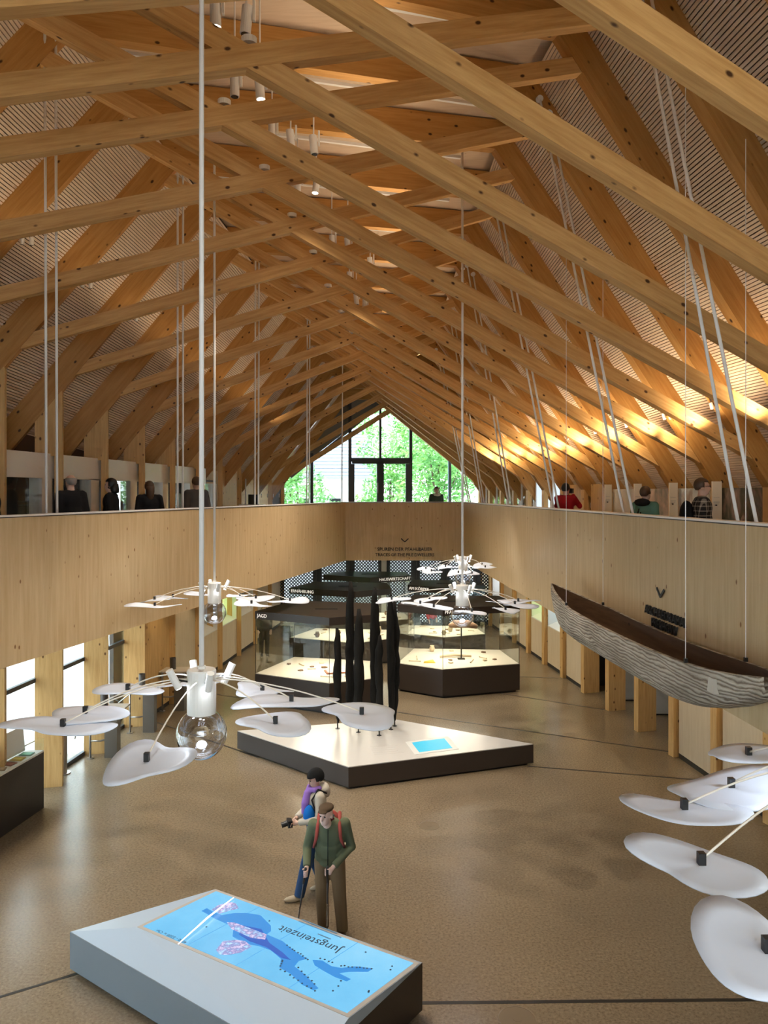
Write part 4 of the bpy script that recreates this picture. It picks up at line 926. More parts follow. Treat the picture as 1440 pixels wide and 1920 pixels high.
# ---------------------------------------------------------------- gallery pictures and info boards beside the canoe
def picture_mat(k):
    st = [[(.3, (.03, .045, .03)), (.45, (.10, .10, .07)), (.58, (.28, .20, .16)), (.75, (.55, .40, .34))], [(.3, (.55, .65, .72)), (.5, (.70, .76, .78)), (.62, (.42, .34, .32)), (.75, (.78, .74, .70))],
          [(.3, (.10, .14, .06)), (.45, (.45, .40, .34)), (.6, (.72, .56, .48)), (.75, (.72, .74, .76))], [(.3, (.70, .68, .62)), (.5, (.76, .72, .62)), (.7, (.80, .78, .72))]][k]
    return noise_pic('gallery_picture_%d' % k, st, 2.2, wave=True, mapsc=(1.5, 1.5, .8))
for k, i in enumerate((3, 4, 5, 6)):
    D0, D1 = DR(i) + .09, DR(i + 1) - .09
    o = wq('display_mural', wr_pt, D0, D1 - .02, .10, GT, 5.60, picture_mat(k), None, .04)
    o.data.materials[0] = MATS['gallery_picture_%d' % k]
    tag(o, ('dark picture panel of a thatched hut beside the nearest info board', 'pale sky picture panel behind the visitor in plaid', 'picture panel of pinkish thatched huts behind the green hood', 'cream text panel between posts past the green hood')[k], 'picture panel', 'gallery pictures')
    if k in (0, 2, 1):   # thatched hut outline on the print
        oo = o
        Dm = D1 - .75; base_z = 4.55
        for (da, za), (db, zb_) in (((-.42, 0), (0, .55)), ((0, .55), (.42, 0))):
            A_, B_ = wr_pt(Dm + da, .085, base_z + za), wr_pt(Dm + db, .085, base_z + zb_); d = (B_ - A_).normalized(); s = d.cross(Vector((1, 0, 0))).normalized() * .03
            fixn(MB().slabpoly([A_ - s, B_ - s, B_ + s, A_ + s], (-.006, 0, 0)).build('printed_roof_edge', plain('print_straw_%d' % k, ((.45, .36, .30), (.6, .58, .56), (.62, .42, .34))[k], .6), o))
    p = wr_pt(D1 - .12, -.16, 0); p.z = GT
    o = MB().box(p + Vector((.10, -.02, .86)), (.17, .05, 1.72)).build('info_board', CREAM)
    for j in range(4): MB().box(p + Vector((.09, -.047, 1.42 - .022 * j - (.05 if j else 0))), (.11 - .03 * (j == 3), .004, .007)).build('text_line', plain('grey_print', (.45, .44, .42), .6), o)
    MB().lathe([(0, 0), (.02, 0), (.02, .006), (0, .006)], 12, p + Vector((.06, -.05, 1.28))).build('button', BLACK, o)
    MB().box(p + Vector((.08, -.05, 1.28)), (.03, .01, .025)).build('icon', BLACK, o)
    tag(o, ('tall cream info board beside the dark hut picture', 'tall cream info board behind the visitor in plaid', 'tall cream info board in front of the pinkish hut picture', 'tall cream info board farthest from the plaid visitor')[k], 'info board', 'info boards between the posts')
# exit sign
c = P(971, 869.5, 27.5); o = MB().box(c, (.36, .04, .20)).build('hanging_exit_sign', plain('sign_box', (.7, .72, .7), .5)); MB().box(c + Vector((0, -.023, 0)), (.34, .006, .18)).build('sign_face', emis('exit_green_white', (.72, 1, .86), 1.0), o)
MB().box(c + Vector((.03, -.028, 0)), (.10, .004, .14)).build('running_symbol', emis('exit_green', (.05, .6, .3), .6), o); MB().box(c + Vector((-.09, -.028, .0)), (.08, .004, .03)).build('arrow_symbol', emis('exit_green', (.05, .6, .3), .6), o)
MB().tube(c + Z * .1, c + Z * .55, .012, n=6).build('hanger', WHITE, o); tag(o, 'green and white exit sign hanging under the rafters on the canoe side', 'exit sign')
# glass partition with white dashes near the gable
e = empty('glass_partition', (-4.2, 26.5, 4)); a, b = Vector((-4.75, 26.4, 4)), Vector((-3.1, 28.0, 4)); fixn(MB().slabpoly([a, b, b + Z * 2.0, a + Z * 2.0], (.01, 0, 0)).build('pane', GLASS, e))
for k in range(9): p = a.lerp(b, (k + .5) / 9) + Vector((.012, -.006, 1.42)); MB().box(p, (.03, .006, .13)).build('white_dash', WHITE, e)
MB().tube(a, a + Z * 2.0, .025, n=8).build('frame_post', WHITE, e); tag(e, 'glass partition with a row of white dashes on the gallery', 'glass partition')
o = MB().box((-4.45, 26.0, 4.55), (.7, .5, 1.1)).build('reception_desk', PALEW); MB().box((-4.4, 25.85, 5.28), (.32, .05, .36)).build('monitor', BLACK, o); MB().box((-4.45, 26.0, 5.11), (.8, .6, .03)).build('desk_top', WHITE, o); tag(o, 'white desk with a dark monitor behind the gallery parapet', 'desk')

# ---------------------------------------------------------------- ceiling tracks, spotlights and crossing uplights
q = random.Random(11)
SPOTS = {1: ((404, 25, 1), (462, 38, 0)), 2: ((440, 160, 0), (487, 165, 1)), 3: ((510, 250, 0), (545, 262, 1), (588, 272, 0)), 4: ((558, 345, 0), (593, 347, 1)), 5: ((622, 455, 0), (652, 460, 1)), 6: ((655, 522, 1), (694, 495, 0)), 7: ((668, 560, 0), (684, 566, 1)), 8: ((690, 590, 1),)}
for i, L_ in SPOTS.items():
    t = TR[i]; zz = t.UL[1] - .12
    e0, e1 = t.pt(t.UL[0] + .5, zz + .42) + t.n * .75, t.pt(t.UR[0] - .3, zz + .42) + t.n * .75
    r_ = MB().box((0, 0, 0), ((e1 - e0).length, .05, .05)).build('lighting_track', WHITE, None, frame((e0 + e1) / 2, (e1 - e0).normalized(), Z.cross((e1 - e0).normalized()), Z)); tag(r_, f'white ceiling lighting track, {ORD[i-1]} bay from the viewpoint', 'lighting track', 'lighting tracks')
    for k in range(2): MB().tube(e0.lerp(e1, .2 + .6 * k), e0.lerp(e1, .2 + .6 * k) + Z * .4, .012, n=6).build('track_hanger', WHITE, r_)
    for px, py, lit in L_:
        a = (px - 720) / F; Dq = ((e0.y - t.k * e0.x)) / (1 - t.k * a); zc_ = EYE + (HZ - py) / F * Dq; tz = e0.z
        c = Vector((a * Dq, Dq, min(zc_, tz - .22))); ax = Vector((q.uniform(-.12, .12), q.uniform(-.15, .05), 1)).normalized()
        e = empty('ceiling_spotlight', c); MB().tube(c - ax * .14, c + ax * .14, .058, n=18).build('lamp_body', plain('spot_grey', (.62, .60, .60), .4), e, smooth=False)
        MB().box(c + Vector((.08, 0, .10)), (.025, .05, .22)).build('bracket', plain('spot_grey', (.62, .60, .60), .4), e); MB().tube(c + Z * .15, Vector((c.x, c.y, tz)), .012, n=6).build('track_adapter', plain('spot_grey', (.62, .60, .60), .4), e)
        MB().lathe([(0, 0), (.045, 0), (.045, .004), (0, .004)], 14, c - ax * .146).build('lens', emis('spot_warm', (1, .85, .6), 22) if lit else SCREENDK, e)
        if lit: light('spot_beam', 'SPOT', c - ax * .17, 480, (1, .88, .72), aim=c - ax * 2, spot_size=1.3, spot_blend=.7, shadow_soft_size=.06)
        tag(e, f'{"lit" if lit else "unlit"} grey cylinder spotlight, {ORD[[x[0] for x in L_].index(px)]} on the {ORD[i-1]} ceiling track', 'spotlight', 'track spotlights')
for i in range(-1, 13):
    t = TR[i]; c = t.pt(t.C[0] + .02, t.C[1] + .15)
    o = MB().lathe([(0, 0), (.075, 0), (.075, .06), (.055, .06), (.055, .035), (0, .035)], 18, c).build('uplight_puck', WHITE); MB().lathe([(0, .036), (.05, .036), (.05, .04), (0, .04)], 14, c).build('led', emis('uplight_warm', (1, .85, .6), 6), o)
    tag(o, f'small round white uplight on a beam crossing, {ORD[12-i]} from the gable', 'uplight', 'uplights on the beam crossings')
    u_ = light('uplight_led', 'AREA', c + Z * .1, 6, (1, .80, .54), shape='RECTANGLE', size=1.4, size_y=.10)
    a_, b_ = t.pt(*t.C), t.pt(t.C[0] + 1, t.C[1] + .38); ex_ = (b_ - a_).normalized(); ey_ = t.n.copy(); u_.matrix_world = frame(c + ex_ * 1.4 + Z * .1, ex_, -ey_, ex_.cross(-ey_))
# small wall spots clamped to the rafters
for side in (-1, 1):
    for i in range(2, 12):
        t = TR[i]; lit = side > 0 and i not in (3,)
        base = t.pt(t.XR - 1.05, t.zR + 1.34 * 1.05) if side > 0 else t.pt(t.XL + 1.15, t.zL + 1.35 * 1.15)
        base = base - t.n * .0 - Z * .02
        e = empty('rafter_spot', base)
        for k in range(2):
            c = base + t.tv * (.13 * k) - Z * .10 + t.n * -.02; ax = Vector((-.35 * side, -.1, 1)).normalized() if side > 0 else Vector((.1, -.1, 1)).normalized()
            b = MB().tube(c - ax * .055, c + ax * .055, .032, n=12).build('lamp_body', plain('spot_silver', (.6, .58, .55), .3, .5), e); MB().tube(c + ax * .05, c + Z * .13, .008, n=6).build('bracket', STEEL, b); MB().tube(c - ax * .059, c - ax * .0555, .026, n=12).build('lens', emis('spot_warm', (1, .85, .6), 22) if lit and k == 0 else SCREENDK, b)
        if lit: light('rafter_spot_beam', 'SPOT', base - Z * .30 - t.n * .35, 14, (1, .78, .48), aim=base + Vector((.9, .9, -.9)), spot_size=2.6, spot_blend=.8, shadow_soft_size=.05)
        light('rafter_uplight_fill', 'SPOT', base - Z * .55 - t.n * .45 - Vector((.35 * side, 0, 0)), 60 if side > 0 else 12, (1, .78, .50), aim=base + Vector((-.5 * side, -.2, 2.2)), spot_size=2.5, spot_blend=.8, shadow_soft_size=.08)  # canoe side: spots shining upward; opposite side: added fill, its spots are unlit
        tag(e, f'pair of small silver spots on the rafters {"beside" if side>0 else "opposite"} the canoe, {ORD[i-2]} pair', 'spotlights', 'rafter spots')

# recessed downlights under the gallery soffits
for side, rng in ((1, range(2, 13)), (-1, range(7, 13))):
    for n_, i in enumerate(rng):
        D = (DR(i) + .85) if side > 0 else (DL(i) + .85); c = Vector(((XR(D) - .45) if side > 0 else (XL(D) + .45), D, GB - .012))
        o = MB().lathe([(0, .008), (.05, .008), (.055, 0), (.075, 0), (.075, .012)], 16, c).build('soffit_downlight', WHITE); MB().lathe([(0, .006), (.048, .006)], 14, c).build('led', emis('spot_warm', (1, .85, .6), 22), o)
        light('soffit_downlight_beam', 'SPOT', c - Z * .02, 38 if side > 0 else 24, (1, .80, .52), aim=c - Z, spot_size=1.5, spot_blend=.7, shadow_soft_size=.05)
        tag(o, f'small recessed downlight under the gallery {"beside" if side > 0 else "opposite"} the canoe, {ORD[n_]} from the viewpoint', 'downlight', 'recessed soffit downlights')

# ---------------------------------------------------------------- people
def remeshed(mb, name, voxel, smooth=5):
    me = mb.mesh(name + '_raw'); o = bpy.data.objects.new('tmp', me); COL.objects.link(o)
    r = o.modifiers.new('r', 'REMESH'); r.mode = 'VOXEL'; r.voxel_size = voxel
    s = o.modifiers.new('s', 'SMOOTH'); s.factor = .5; s.iterations = smooth
    out = bpy.data.meshes.new_from_object(o.evaluated_get(bpy.context.evaluated_depsgraph_get())); bpy.data.objects.remove(o); bpy.data.meshes.remove(me)
    out.name = name; out.shade_smooth(); return out
SKIN = plain('skin', (.62, .40, .31), .5); EYEM = plain('eye_dark', (.02, .015, .012), .3)
def V(*a): return Vector(a)
DEF = dict(hipL=V(.09, 0, .93), hipR=V(-.09, 0, .93), kneeL=V(.10, -.03, .50), kneeR=V(-.10, -.03, .50), ankL=V(.10, .02, .09), ankR=V(-.10, .02, .09), pel=V(0, 0, .97), waist=V(0, 0, 1.10), chest=V(0, 0, 1.31), neck=V(0, .015, 1.47), head=V(0, -.01, 1.605),
           shL=V(.185, .01, 1.41), shR=V(-.185, .01, 1.41), elL=V(.235, .04, 1.13), elR=V(-.235, .04, 1.13), wrL=V(.22, -.06, .89), wrR=V(-.22, -.06, .89), look=V(0, -1, 0))
def hand(mb, wr, el, side, grip=None):
    d = (wr - el).normalized()
    if grip is not None:                    # fist round a vertical pole at point grip
        g = Vector(grip); pc = (wr - g); pc.z = 0; pc = pc.normalized() if pc.length > 1e-4 else V(0, 1, 0)
        mb.ell(g + pc * .034, (.03, .03, .045)); mb.path([wr, g + pc * .036], [.028, .027], 8)
        for k in range(4):
            zo = (1.5 - k) * .0215; pts = []
            for a in (-.2, .7, 1.6, 2.5, 3.3): pts.append(g + Matrix.Rotation(a * side, 3, 'Z') @ pc * .028 + Z * zo)
            mb.path(pts, [.0105, .0105, .010, .009, .008], 6); [mb.ell(p_, (.0105,) * 3, n=6, m=4) for p_ in (pts[0], pts[2], pts[-1])]
        pts = [g + pc * .03 + Z * .03, g + Matrix.Rotation(-1.0 * side, 3, 'Z') @ pc * .032 + Z * .044, g + Matrix.Rotation(-2.0 * side, 3, 'Z') @ pc * .028 + Z * .046]; mb.path(pts, [.013, .011, .009], 6); mb.ell(pts[-1], (.009,) * 3, n=6, m=4)
        return
    s = d.cross(V(0, 1, 0)); s = s.normalized() if s.length > .1 else V(1, 0, 0); pn = s.cross(d)
    M = Matrix((s, pn, d)).transposed(); mb.ell(wr + d * .055, (.040, .017, .055), M); mb.path([wr - d * .03, wr + d * .04], [.026, .024], 8)
    for k in range(4):
        b = wr + d * .095 + s * (k - 1.5) * .0205; L = (.068, .078, .074, .058)[k]; pts = [b, b + d * L * .45 + pn * .008, b + d * L * .8 + pn * .024, b + d * L * .95 + pn * .042]; mb.path(pts, [.0095, .009, .0085, .0075], 6); mb.ell(pts[-1], (.0075,) * 3, n=6, m=4)
    b = wr + d * .03 - s * .03 * side; mb.path([b, b - s * side * .022 + d * .03 + pn * .012, b - s * side * .025 + d * .06 + pn * .024], [.014, .012, .009], 6)
def headM(look):
    f = Vector(look).normalized(); y = -f; x = y.cross(Z).normalized(); z = x.cross(y).normalized(); return Matrix((x, y, z)).transposed()
def person(label, loc, yaw, H=1.72, top=None, trous=None, shoe=None, hair='short', hairm=None, pose={}, hi=False, grips=None, cat='person', skin=None, extras=None):
    J = {k: v.copy() for k, v in DEF.items()}; J.update({k: Vector(v) for k, v in pose.items()})
    M0 = Matrix.Translation(Vector(loc)) @ Matrix.Rotation(yaw, 4, 'Z') @ Matrix.Scale(H / 1.72, 4); e = empty('person', M=M0)
    vx = .0075 if hi else .016
    hm = headM(J['look']); hd = J['head']; f = Vector(J['look']).normalized()
    b = MB(); b.ell(J['pel'], (.15, .11, .12)); b.ell(J['waist'], (.135, .10, .14)); b.ell(J['chest'], (.16, .11, .17)); b.path([J['shL'], J['neck'] - Z * .05, J['shR']], [.05, .055, .05]); b.path([J['neck'] - Z * .08, hd - Z * .04], [.058, .052], 12)
    b.ell(hd + hm @ V(0, .012, .028), (.076, .094, .092), hm, 16, 12); b.ell(hd + hm @ V(0, -.028, -.038), (.058, .066, .082), hm, 14, 10); b.ell(hd + hm @ V(0, -.055, -.085), (.032, .03, .028), hm)
    b.path([hd + hm @ V(0, -.088, .02), hd + hm @ V(0, -.112, -.022), hd + hm @ V(0, -.092, -.032)], [.008, .015, .012], 8); b.ell(hd + hm @ V(0, -.085, -.058), (.024, .012, .007), hm); b.ell(hd + hm @ V(0, -.083, -.068), (.022, .012, .007), hm)
    b.ell(hd + hm @ V(0, -.082, .036), (.052, .016, .010), hm)
    for s in (-1, 1): b.ell(hd + hm @ V(.077 * s, .01, -.012), (.010, .022, .032), hm)
    for s, q_ in ((1, 'L'), (-1, 'R')):
        b.path([J['sh' + q_], J['el' + q_], J['wr' + q_]], [.048, .038, .027], 10); b.ell(J['sh' + q_], (.05,) * 3); b.ell(J['el' + q_], (.038,) * 3)
        hand(b, J['wr' + q_], J['el' + q_], s, (grips or {}).get(q_))
        b.path([J['hip' + q_], J['knee' + q_], J['ank' + q_]], [.085, .056, .038], 10); b.ell(J['knee' + q_], (.056,) * 3); b.ell(J['ank' + q_] + V(0, -.07, -.045), (.036, .11, .035)); b.ell(J['hip' + q_], (.085,) * 3)
    link('body', remeshed(b, 'body', vx, 4), skin or SKIN, e, M0)
    for s in (-1, 1): MB().ell(hd + hm @ V(.030 * s, -.083, .012), (.013, .007, .008), hm, 8, 6).build('eye', EYEM, e, M0, smooth=True)
    c = MB(); c.ell(J['pel'] + Z * .0, (.19, .15, .15)); c.ell(J['waist'] + Z * .02, (.188, .15, .22)); c.ell(J['chest'], (.195, .145, .185)); c.path([J['shL'], J['neck'] - Z * .055, J['shR']], [.068, .078, .068], 10); c.path([J['neck'] - Z * .09, J['neck'] - Z * .01], [.088, .075], 12)
    hem = []
    for s, q_ in ((1, 'L'), (-1, 'R')):
        w_ = J['wr' + q_] + (J['el' + q_] - J['wr' + q_]).normalized() * .015
        c.path([J['sh' + q_], J['el' + q_], w_], [.072, .060, .047], 10); c.ell(J['sh' + q_], (.073,) * 3); c.ell(J['el' + q_], (.06,) * 3)
    link('jacket', remeshed(c, 'jacket', .012 if hi else .02, 6), top, e, M0)
    t = MB(); t.ell(J['pel'] - Z * .05, (.165, .125, .12))
    for s, q_ in ((1, 'L'), (-1, 'R')): t.path([J['hip' + q_] + Z * .02, J['knee' + q_], J['ank' + q_] - Z * .03], [.105, .082, .072], 12); t.ell(J['knee' + q_], (.082,) * 3)
    link('trousers', remeshed(t, 'trousers', .013 if hi else .022, 5), trous, e, M0)
    for s, q_ in ((1, 'L'), (-1, 'R')):
        sh = MB(); a = J['ank' + q_]; sh.ell(a + V(0, -.075, -.05), (.048, .145, .042)); sh.ell(a + V(0, .01, -.035), (.045, .055, .055)); m_ = remeshed(sh, 'shoe', .012, 3); link('shoe', m_, shoe, e, M0)
    if hair in ('short', 'bob', 'long', 'beanie', 'bald'):
        h = MB(); r_ = {'short': 1.07, 'bob': 1.13, 'long': 1.11, 'beanie': 1.24, 'bald': 1.03}[hair]
        h.ell(hd + hm @ V(0, .014, .030), (.078 * r_, .096 * r_, .095 * r_), hm, 24, 16)
        if hair in ('bob', 'long'):
            h.path([hd + hm @ V(0, .06, .02), hd + hm @ V(0, .075, -.08), hd + hm @ V(0, .085, -.14 if hair == 'bob' else -.28)], [.08, .075, .045 if hair == 'long' else .06], 12)
        me = h.mesh('hair'); bm = bmesh.new(); bm.from_mesh(me); hmi = hm.inverted()
        lim = {'short': -.01, 'bob': -.20, 'long': -.4, 'beanie': -.03, 'bald': .0}[hair]; dele = []
        for v_ in bm.verts:
            l = hmi @ (v_.co - hd)
            if l.y < -.035 and l.z < (.062 if hair != 'beanie' else .035): dele.append(v_)
            elif l.z < lim and l.y < .035: dele.append(v_)
            elif hair in ('short', 'bald', 'beanie') and l.z < -.05: dele.append(v_)
            elif hair == 'bald' and l.z > .07: dele.append(v_)
        bmesh.ops.delete(bm, geom=dele, context='VERTS'); bm.to_mesh(me); bm.free(); me.shade_smooth(); o = link('beanie' if hair == 'beanie' else 'hair', me, hairm, e, M0)
        so = o.modifiers.new('thick', 'SOLIDIFY'); so.thickness = .008; so.offset = 0
    if extras: extras(e, M0, J, hm, hd)
    return tag(e, label, cat)
def fab(n, c): return plain('fabric_' + n, c, .85, spec=.2)
BLK, NAVY = fab('black', (.012, .012, .014)), fab('navy', (.02, .03, .06)); GRN = fab('olive_green', (.12, .14, .085)); BRN = fab('brown_twill', (.17, .115, .065)); JEAN = fab('denim', (.025, .065, .16))
HBLK, HBRN, HGRY = plain('hair_black', (.01, .009, .008), .5), plain('hair_brown', (.07, .035, .018), .5), plain('hair_grey', (.3, .28, .26), .6)
OLD = plain('skin_pale', (.72, .50, .43), .5)
# man with poles
mp_ = G(618, 1752); mp_.z = 0
def man_extra(e, M0, J, hm, hd):
    c = MB(); c.ell(hd + hm @ V(0, .014, .085), (.090, .108, .046), hm, 24, 12); c.ell(hd + hm @ V(0, -.080, .070), (.066, .050, .015), hm, 18, 8); link('flat_cap', remeshed(c, 'flat_cap', .009, 4), plain('cap_brown', (.07, .042, .02), .85), e, M0)
    red = fab('dull_red', (.32, .07, .06))
    for s in (-1, 1): MB().path([V(.125 * s, .11, 1.44), V(.125 * s, .02, 1.495), V(.13 * s, -.155, 1.42), V(.15 * s, -.20, 1.26), V(.19 * s, -.10, 1.12)], [.018, .022, .022, .02, .014], 8).build('pack_strap', red, e, M0, smooth=True)
    pk = MB(); pk.ell(V(0, .20, 1.24), (.15, .09, .22)); link('backpack', remeshed(pk, 'backpack', .016, 4), red, e, M0)
    z = MB().path([V(.0, -.262, 1.40), V(-.005, -.225, 1.25), V(-.01, -.165, 1.05), V(-.012, -.145, .92)], .005, 6); z.build('zip', BLK, e, M0)
    MB().path([V(-.06, -.15, 1.50), V(0, -.185, 1.46), V(.06, -.15, 1.50)], .016, 8).build('red_collar', fab('wine', (.16, .02, .03)), e, M0, smooth=True)
    for s in (-1, 1): MB().path([hd + hm @ V(.06 * s, .05, -.01), hd + hm @ V(.078 * s, .06, -.03)], [.02, .015], 8).build('grey_hair_tuft', HGRY, e, M0, smooth=True)
man_pose = dict(chest=V(0, -.07, 1.30), waist=V(0, -.02, 1.09), neck=V(-.01, -.13, 1.44), head=V(-.03, -.21, 1.56), look=V(-.45, -1, -.05), shL=V(.19, -.07, 1.40), shR=V(-.19, -.08, 1.39), elL=V(.27, -.03, 1.10), wrL=V(.06, -.26, .955), elR=V(-.27, -.05, 1.10), wrR=V(-.255, -.27, .95), ankL=V(.16, -.02, .09), ankR=V(-.08, .06, .09), kneeL=V(.13, -.07, .5), kneeR=V(-.09, -.03, .5))
person('elderly man in olive jacket and brown flat cap leaning on two poles', mp_, .0, 1.74, GRN, BRN, plain('shoe_brown', (.06, .035, .02), .6), None, None, man_pose, True, {'L': V(-.005, -.30, .915), 'R': V(-.27, -.33, .915)}, skin=OLD, extras=man_extra)
sc_ = 1.74 / 1.72
for k, (g, tip, lab) in enumerate(((V(-.27, -.33, .915), V(-.40, -.42, 0), 'black walking pole held out to the side beside the map table'), (V(-.005, -.30, .915), V(-.005, -.36, 0), 'black walking pole held upright before the elderly man'))):
    A_, B_ = mp_ + g * sc_, mp_ + V(tip.x, tip.y, 0) * sc_; ax = (A_ - B_).normalized(); e = empty('walking_pole', B_)
    MB().path([B_ + ax * .02, B_ + ax * .45, A_ - ax * .08], [.006, .008, .009], 8).build('shaft', plain('pole_grey', (.10, .10, .11), .3, .6), e); MB().path([A_ - ax * .12, A_, A_ + ax * .055, A_ + ax * .07], [.012, .0155, .017, .010], 10).build('grip', BLACK, e, smooth=True); MB().path([B_, B_ + ax * .05], [.003, .011], 8).build('tip', BLACK, e)
    MB().path([B_ + ax * .30, B_ + ax * .56], .0095, 8).build('bright_section', plain('pole_silver', (.6, .6, .62), .25, .9), e); tag(e, lab, 'walking pole', 'walking poles')
# woman with beanie
wp = Vector((-.93, 10.55, 0))
def woman_extra(e, M0, J, hm, hd):
    h = MB(); h.ell(V(0, .10, 1.47), (.13, .085, .075)); h.ell(V(0, .13, 1.42), (.11, .07, .09)); link('hood', remeshed(h, 'hood', .014, 4), MATS['fabric_beige'], e, M0)
    s = MB(); s.path([V(.07, .05, 1.50), V(.10, -.04, 1.49), V(.03, -.12, 1.47), V(-.08, -.08, 1.48), V(-.08, .04, 1.50)], [.035, .04, .045, .04, .035], 8); s.path([V(.04, -.13, 1.46), V(.08, -.17, 1.32), V(.07, -.18, 1.17)], [.05, .06, .045], 8); link('scarf', remeshed(s, 'scarf', .014, 4), fab('purple', (.27, .15, .50)), e, M0)
    bl = MB(); bl.ell(V(.13, -.13, 1.16), (.07, .085, .15)); link('blue_bag', remeshed(bl, 'blue_bag', .014, 4), fab('bright_blue', (.01, .17, .62)), e, M0)
    for sg in (-1, 1): MB().path([V(.12 * sg, .12, 1.43), V(.13 * sg, .0, 1.50), V(.16 * sg, -.10, 1.38), V(.20 * sg, -.05, 1.2), V(.19 * sg, .08, 1.1)], .012, 8).build('black_strap', BLK, e, M0, smooth=True)
fab('beige', (.48, .44, .37))
person('woman in black beanie, beige hooded jacket and purple scarf', wp, -1.25, 1.70, MATS['fabric_beige'], JEAN, plain('shoe_beige', (.45, .38, .27), .7), 'beanie', fab('knit_black', (.01, .01, .011)), dict(elL=V(.26, -.03, 1.14), wrL=V(.07, -.27, 1.06), elR=V(-.26, -.03, 1.14), wrR=V(-.06, -.27, 1.07), ankL=V(.09, -.26, .09), kneeL=V(.10, -.16, .50), ankR=V(-.09, .14, .09), look=V(.05, -1, -.35)), True, extras=woman_extra)
cw = Matrix.Translation(wp) @ Matrix.Rotation(-1.25, 4, 'Z'); o = MB().box((0, 0, 0), (.13, .06, .09)).build('camera_body', BLACK, None, cw @ Matrix.Translation((0, -.37, 1.03))); o.name = 'compact_camera'; WM['compact_camera'] = WM.get('camera_body', cw)
MB().tube((0, -.03, 0), (0, -.11, -.02), .036, n=16).build('lens', BLACK, o, WM['compact_camera'].copy()); tag(o, 'small black camera held by the woman in the beanie', 'camera')
# gallery visitors
person('visitor in dark jacket cut by the picture edge on the gallery', (-5.3, 10.3, GT), 2.4, 1.80, BLK, BLK, BLK, 'short', HBRN)
person('balding visitor in black seen from behind at the gallery niches', (-5.13, 12.6, GT), -2.3, 1.80, BLK, NAVY, BLK, 'bald', HGRY)
person('dark-haired visitor in black puffer turned sideways at the niches', (-5.04, 14.2, GT), -1.5, 1.76, BLK, BLK, BLK, 'bob', HBLK)
person('long-haired visitor in black seen from behind on the gallery', (-4.5, 14.75, GT), -2.6, 1.72, BLK, BLK, BLK, 'long', HBRN)
person('visitor in grey sweater seen from behind near the paired rods', (-3.98, 16.3, GT), -2.5, 1.84, fab('grey_knit', (.10, .09, .085)), NAVY, BLK, 'short', HBRN)
def fur(e, M0, J, hm, hd): s = MB(); s.path([V(.09, .05, 1.47), V(.09, -.07, 1.45), V(0, -.12, 1.43), V(-.09, -.07, 1.45), V(-.09, .05, 1.47)], .045, 8); link('fur_collar', remeshed(s, 'fur_collar', .018, 3), fab('cream_fur', (.7, .66, .55)), e, M0)
person('visitor in dark green coat with pale collar before the gable glass', (1.82, 26.6, GT), .3, 1.72, fab('dark_green', (.05, .07, .05)), BLK, BLK, 'short', HBRN, extras=fur)
def cam_x(e, M0, J, hm, hd): MB().box((0, -.22, 1.57), (.14, .07, .10)).build('black_camera', BLACK, e, M0)
person('visitor in red jacket photographing on the gallery', (3.78, 16.0, GT), 2.5, 1.70, fab('red', (.40, .012, .02)), NAVY, BLK, 'short', HBLK, dict(elL=V(.26, -.12, 1.25), wrL=V(.06, -.20, 1.50), elR=V(-.26, -.12, 1.25), wrR=V(-.06, -.20, 1.50)), extras=cam_x)
def hood_g(e, M0, J, hm, hd): h = MB(); h.ell(V(0, .09, 1.46), (.15, .10, .07)); link('hood', remeshed(h, 'hood', .018, 3), BLK, e, M0); MB().path([V(.02, .15, 1.36), V(.04, .165, 1.25), V(.0, .165, 1.2), V(-.02, .16, 1.3)], .010, 6).build('bag_buckle', BLK, e, M0)
person('visitor in sea-green hooded jacket looking at the hut pictures', (4.08, 12.0, GT), 2.2, 1.60, fab('sea_green', (.14, .30, .24)), BLK, BLK, 'short', HBRN, extras=hood_g)
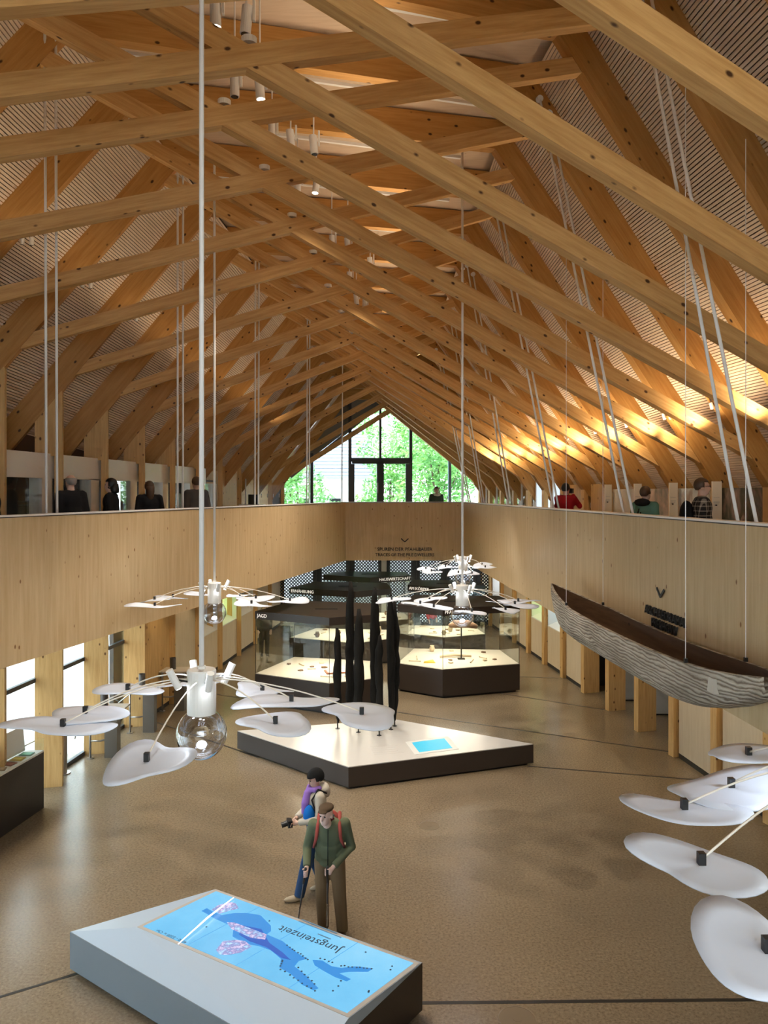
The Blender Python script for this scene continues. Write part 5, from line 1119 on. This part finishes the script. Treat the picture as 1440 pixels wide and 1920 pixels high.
def plaid_mat():
    m, nt, b = new_mat('fabric_plaid'); L = nt.links; tc = N(nt, 'ShaderNodeTexCoord'); sp_ = N(nt, 'ShaderNodeSeparateXYZ'); L.new(tc.outputs['Object'], sp_.inputs[0]); cur = None
    for ax_ in ('X', 'Z'):
        mu = N(nt, 'ShaderNodeMath', operation='MULTIPLY'); mu.inputs[1].default_value = 95; L.new(sp_.outputs[ax_], mu.inputs[0]); si = N(nt, 'ShaderNodeMath', operation='SINE'); L.new(mu.outputs[0], si.inputs[0]); g = N(nt, 'ShaderNodeMath', operation='GREATER_THAN'); g.inputs[1].default_value = .72; L.new(si.outputs[0], g.inputs[0])
        if cur is None: cur = g
        else:
            a = N(nt, 'ShaderNodeMath', operation='ADD'); L.new(cur.outputs[0], a.inputs[0]); L.new(g.outputs[0], a.inputs[1]); h = N(nt, 'ShaderNodeMath', operation='MULTIPLY'); h.inputs[1].default_value = .5; L.new(a.outputs[0], h.inputs[0]); cur = h
    r = ramp(nt, [(0, (.012, .012, .014)), (1, (.42, .38, .34))]); L.new(cur.outputs[0], r.inputs[0]); L.new(r.outputs[0], b.inputs['Base Color']); b.inputs['Roughness'].default_value = .9; return m
def plaid_x(e, M0, J, hm, hd):
    pk = MB(); pk.ell(V(0, .20, 1.22), (.14, .10, .2)); link('backpack', remeshed(pk, 'backpack', .02, 3), BLK, e, M0)
    for s in (-1, 1): MB().path([hd + hm @ V(.03 * s + .016 * math.cos(a), -.098, .012 + .014 * math.sin(a)) for a in [k * .7 for k in range(10)]], .0025, 5).build('glasses_rim', BLACK, e, M0); MB().path([hd + hm @ V(.05 * s, -.09, .014), hd + hm @ V(.08 * s, .0, .012)], .0025, 5).build('glasses_arm', BLACK, e, M0)
person('bespectacled visitor in dark plaid shirt with black backpack', (4.42, 10.7, GT), 1.35, 1.70, plaid_mat(), NAVY, BLK, 'short', HBRN, extras=plaid_x)
# lower hall background visitors
person('visitor in dark clothes standing behind the hunting showcase', (-4.05, 26.0, 0), .3, 1.70, fab('charcoal', (.05, .048, .045)), fab('dark_brown', (.04, .035, .03)), BLK, 'short', HBRN)
person('visitor in red seen through the rear showcases', (1.75, 28.4, 0), .8, 1.68, fab('bright_red', (.55, .02, .03)), NAVY, BLK, 'short', HBRN)
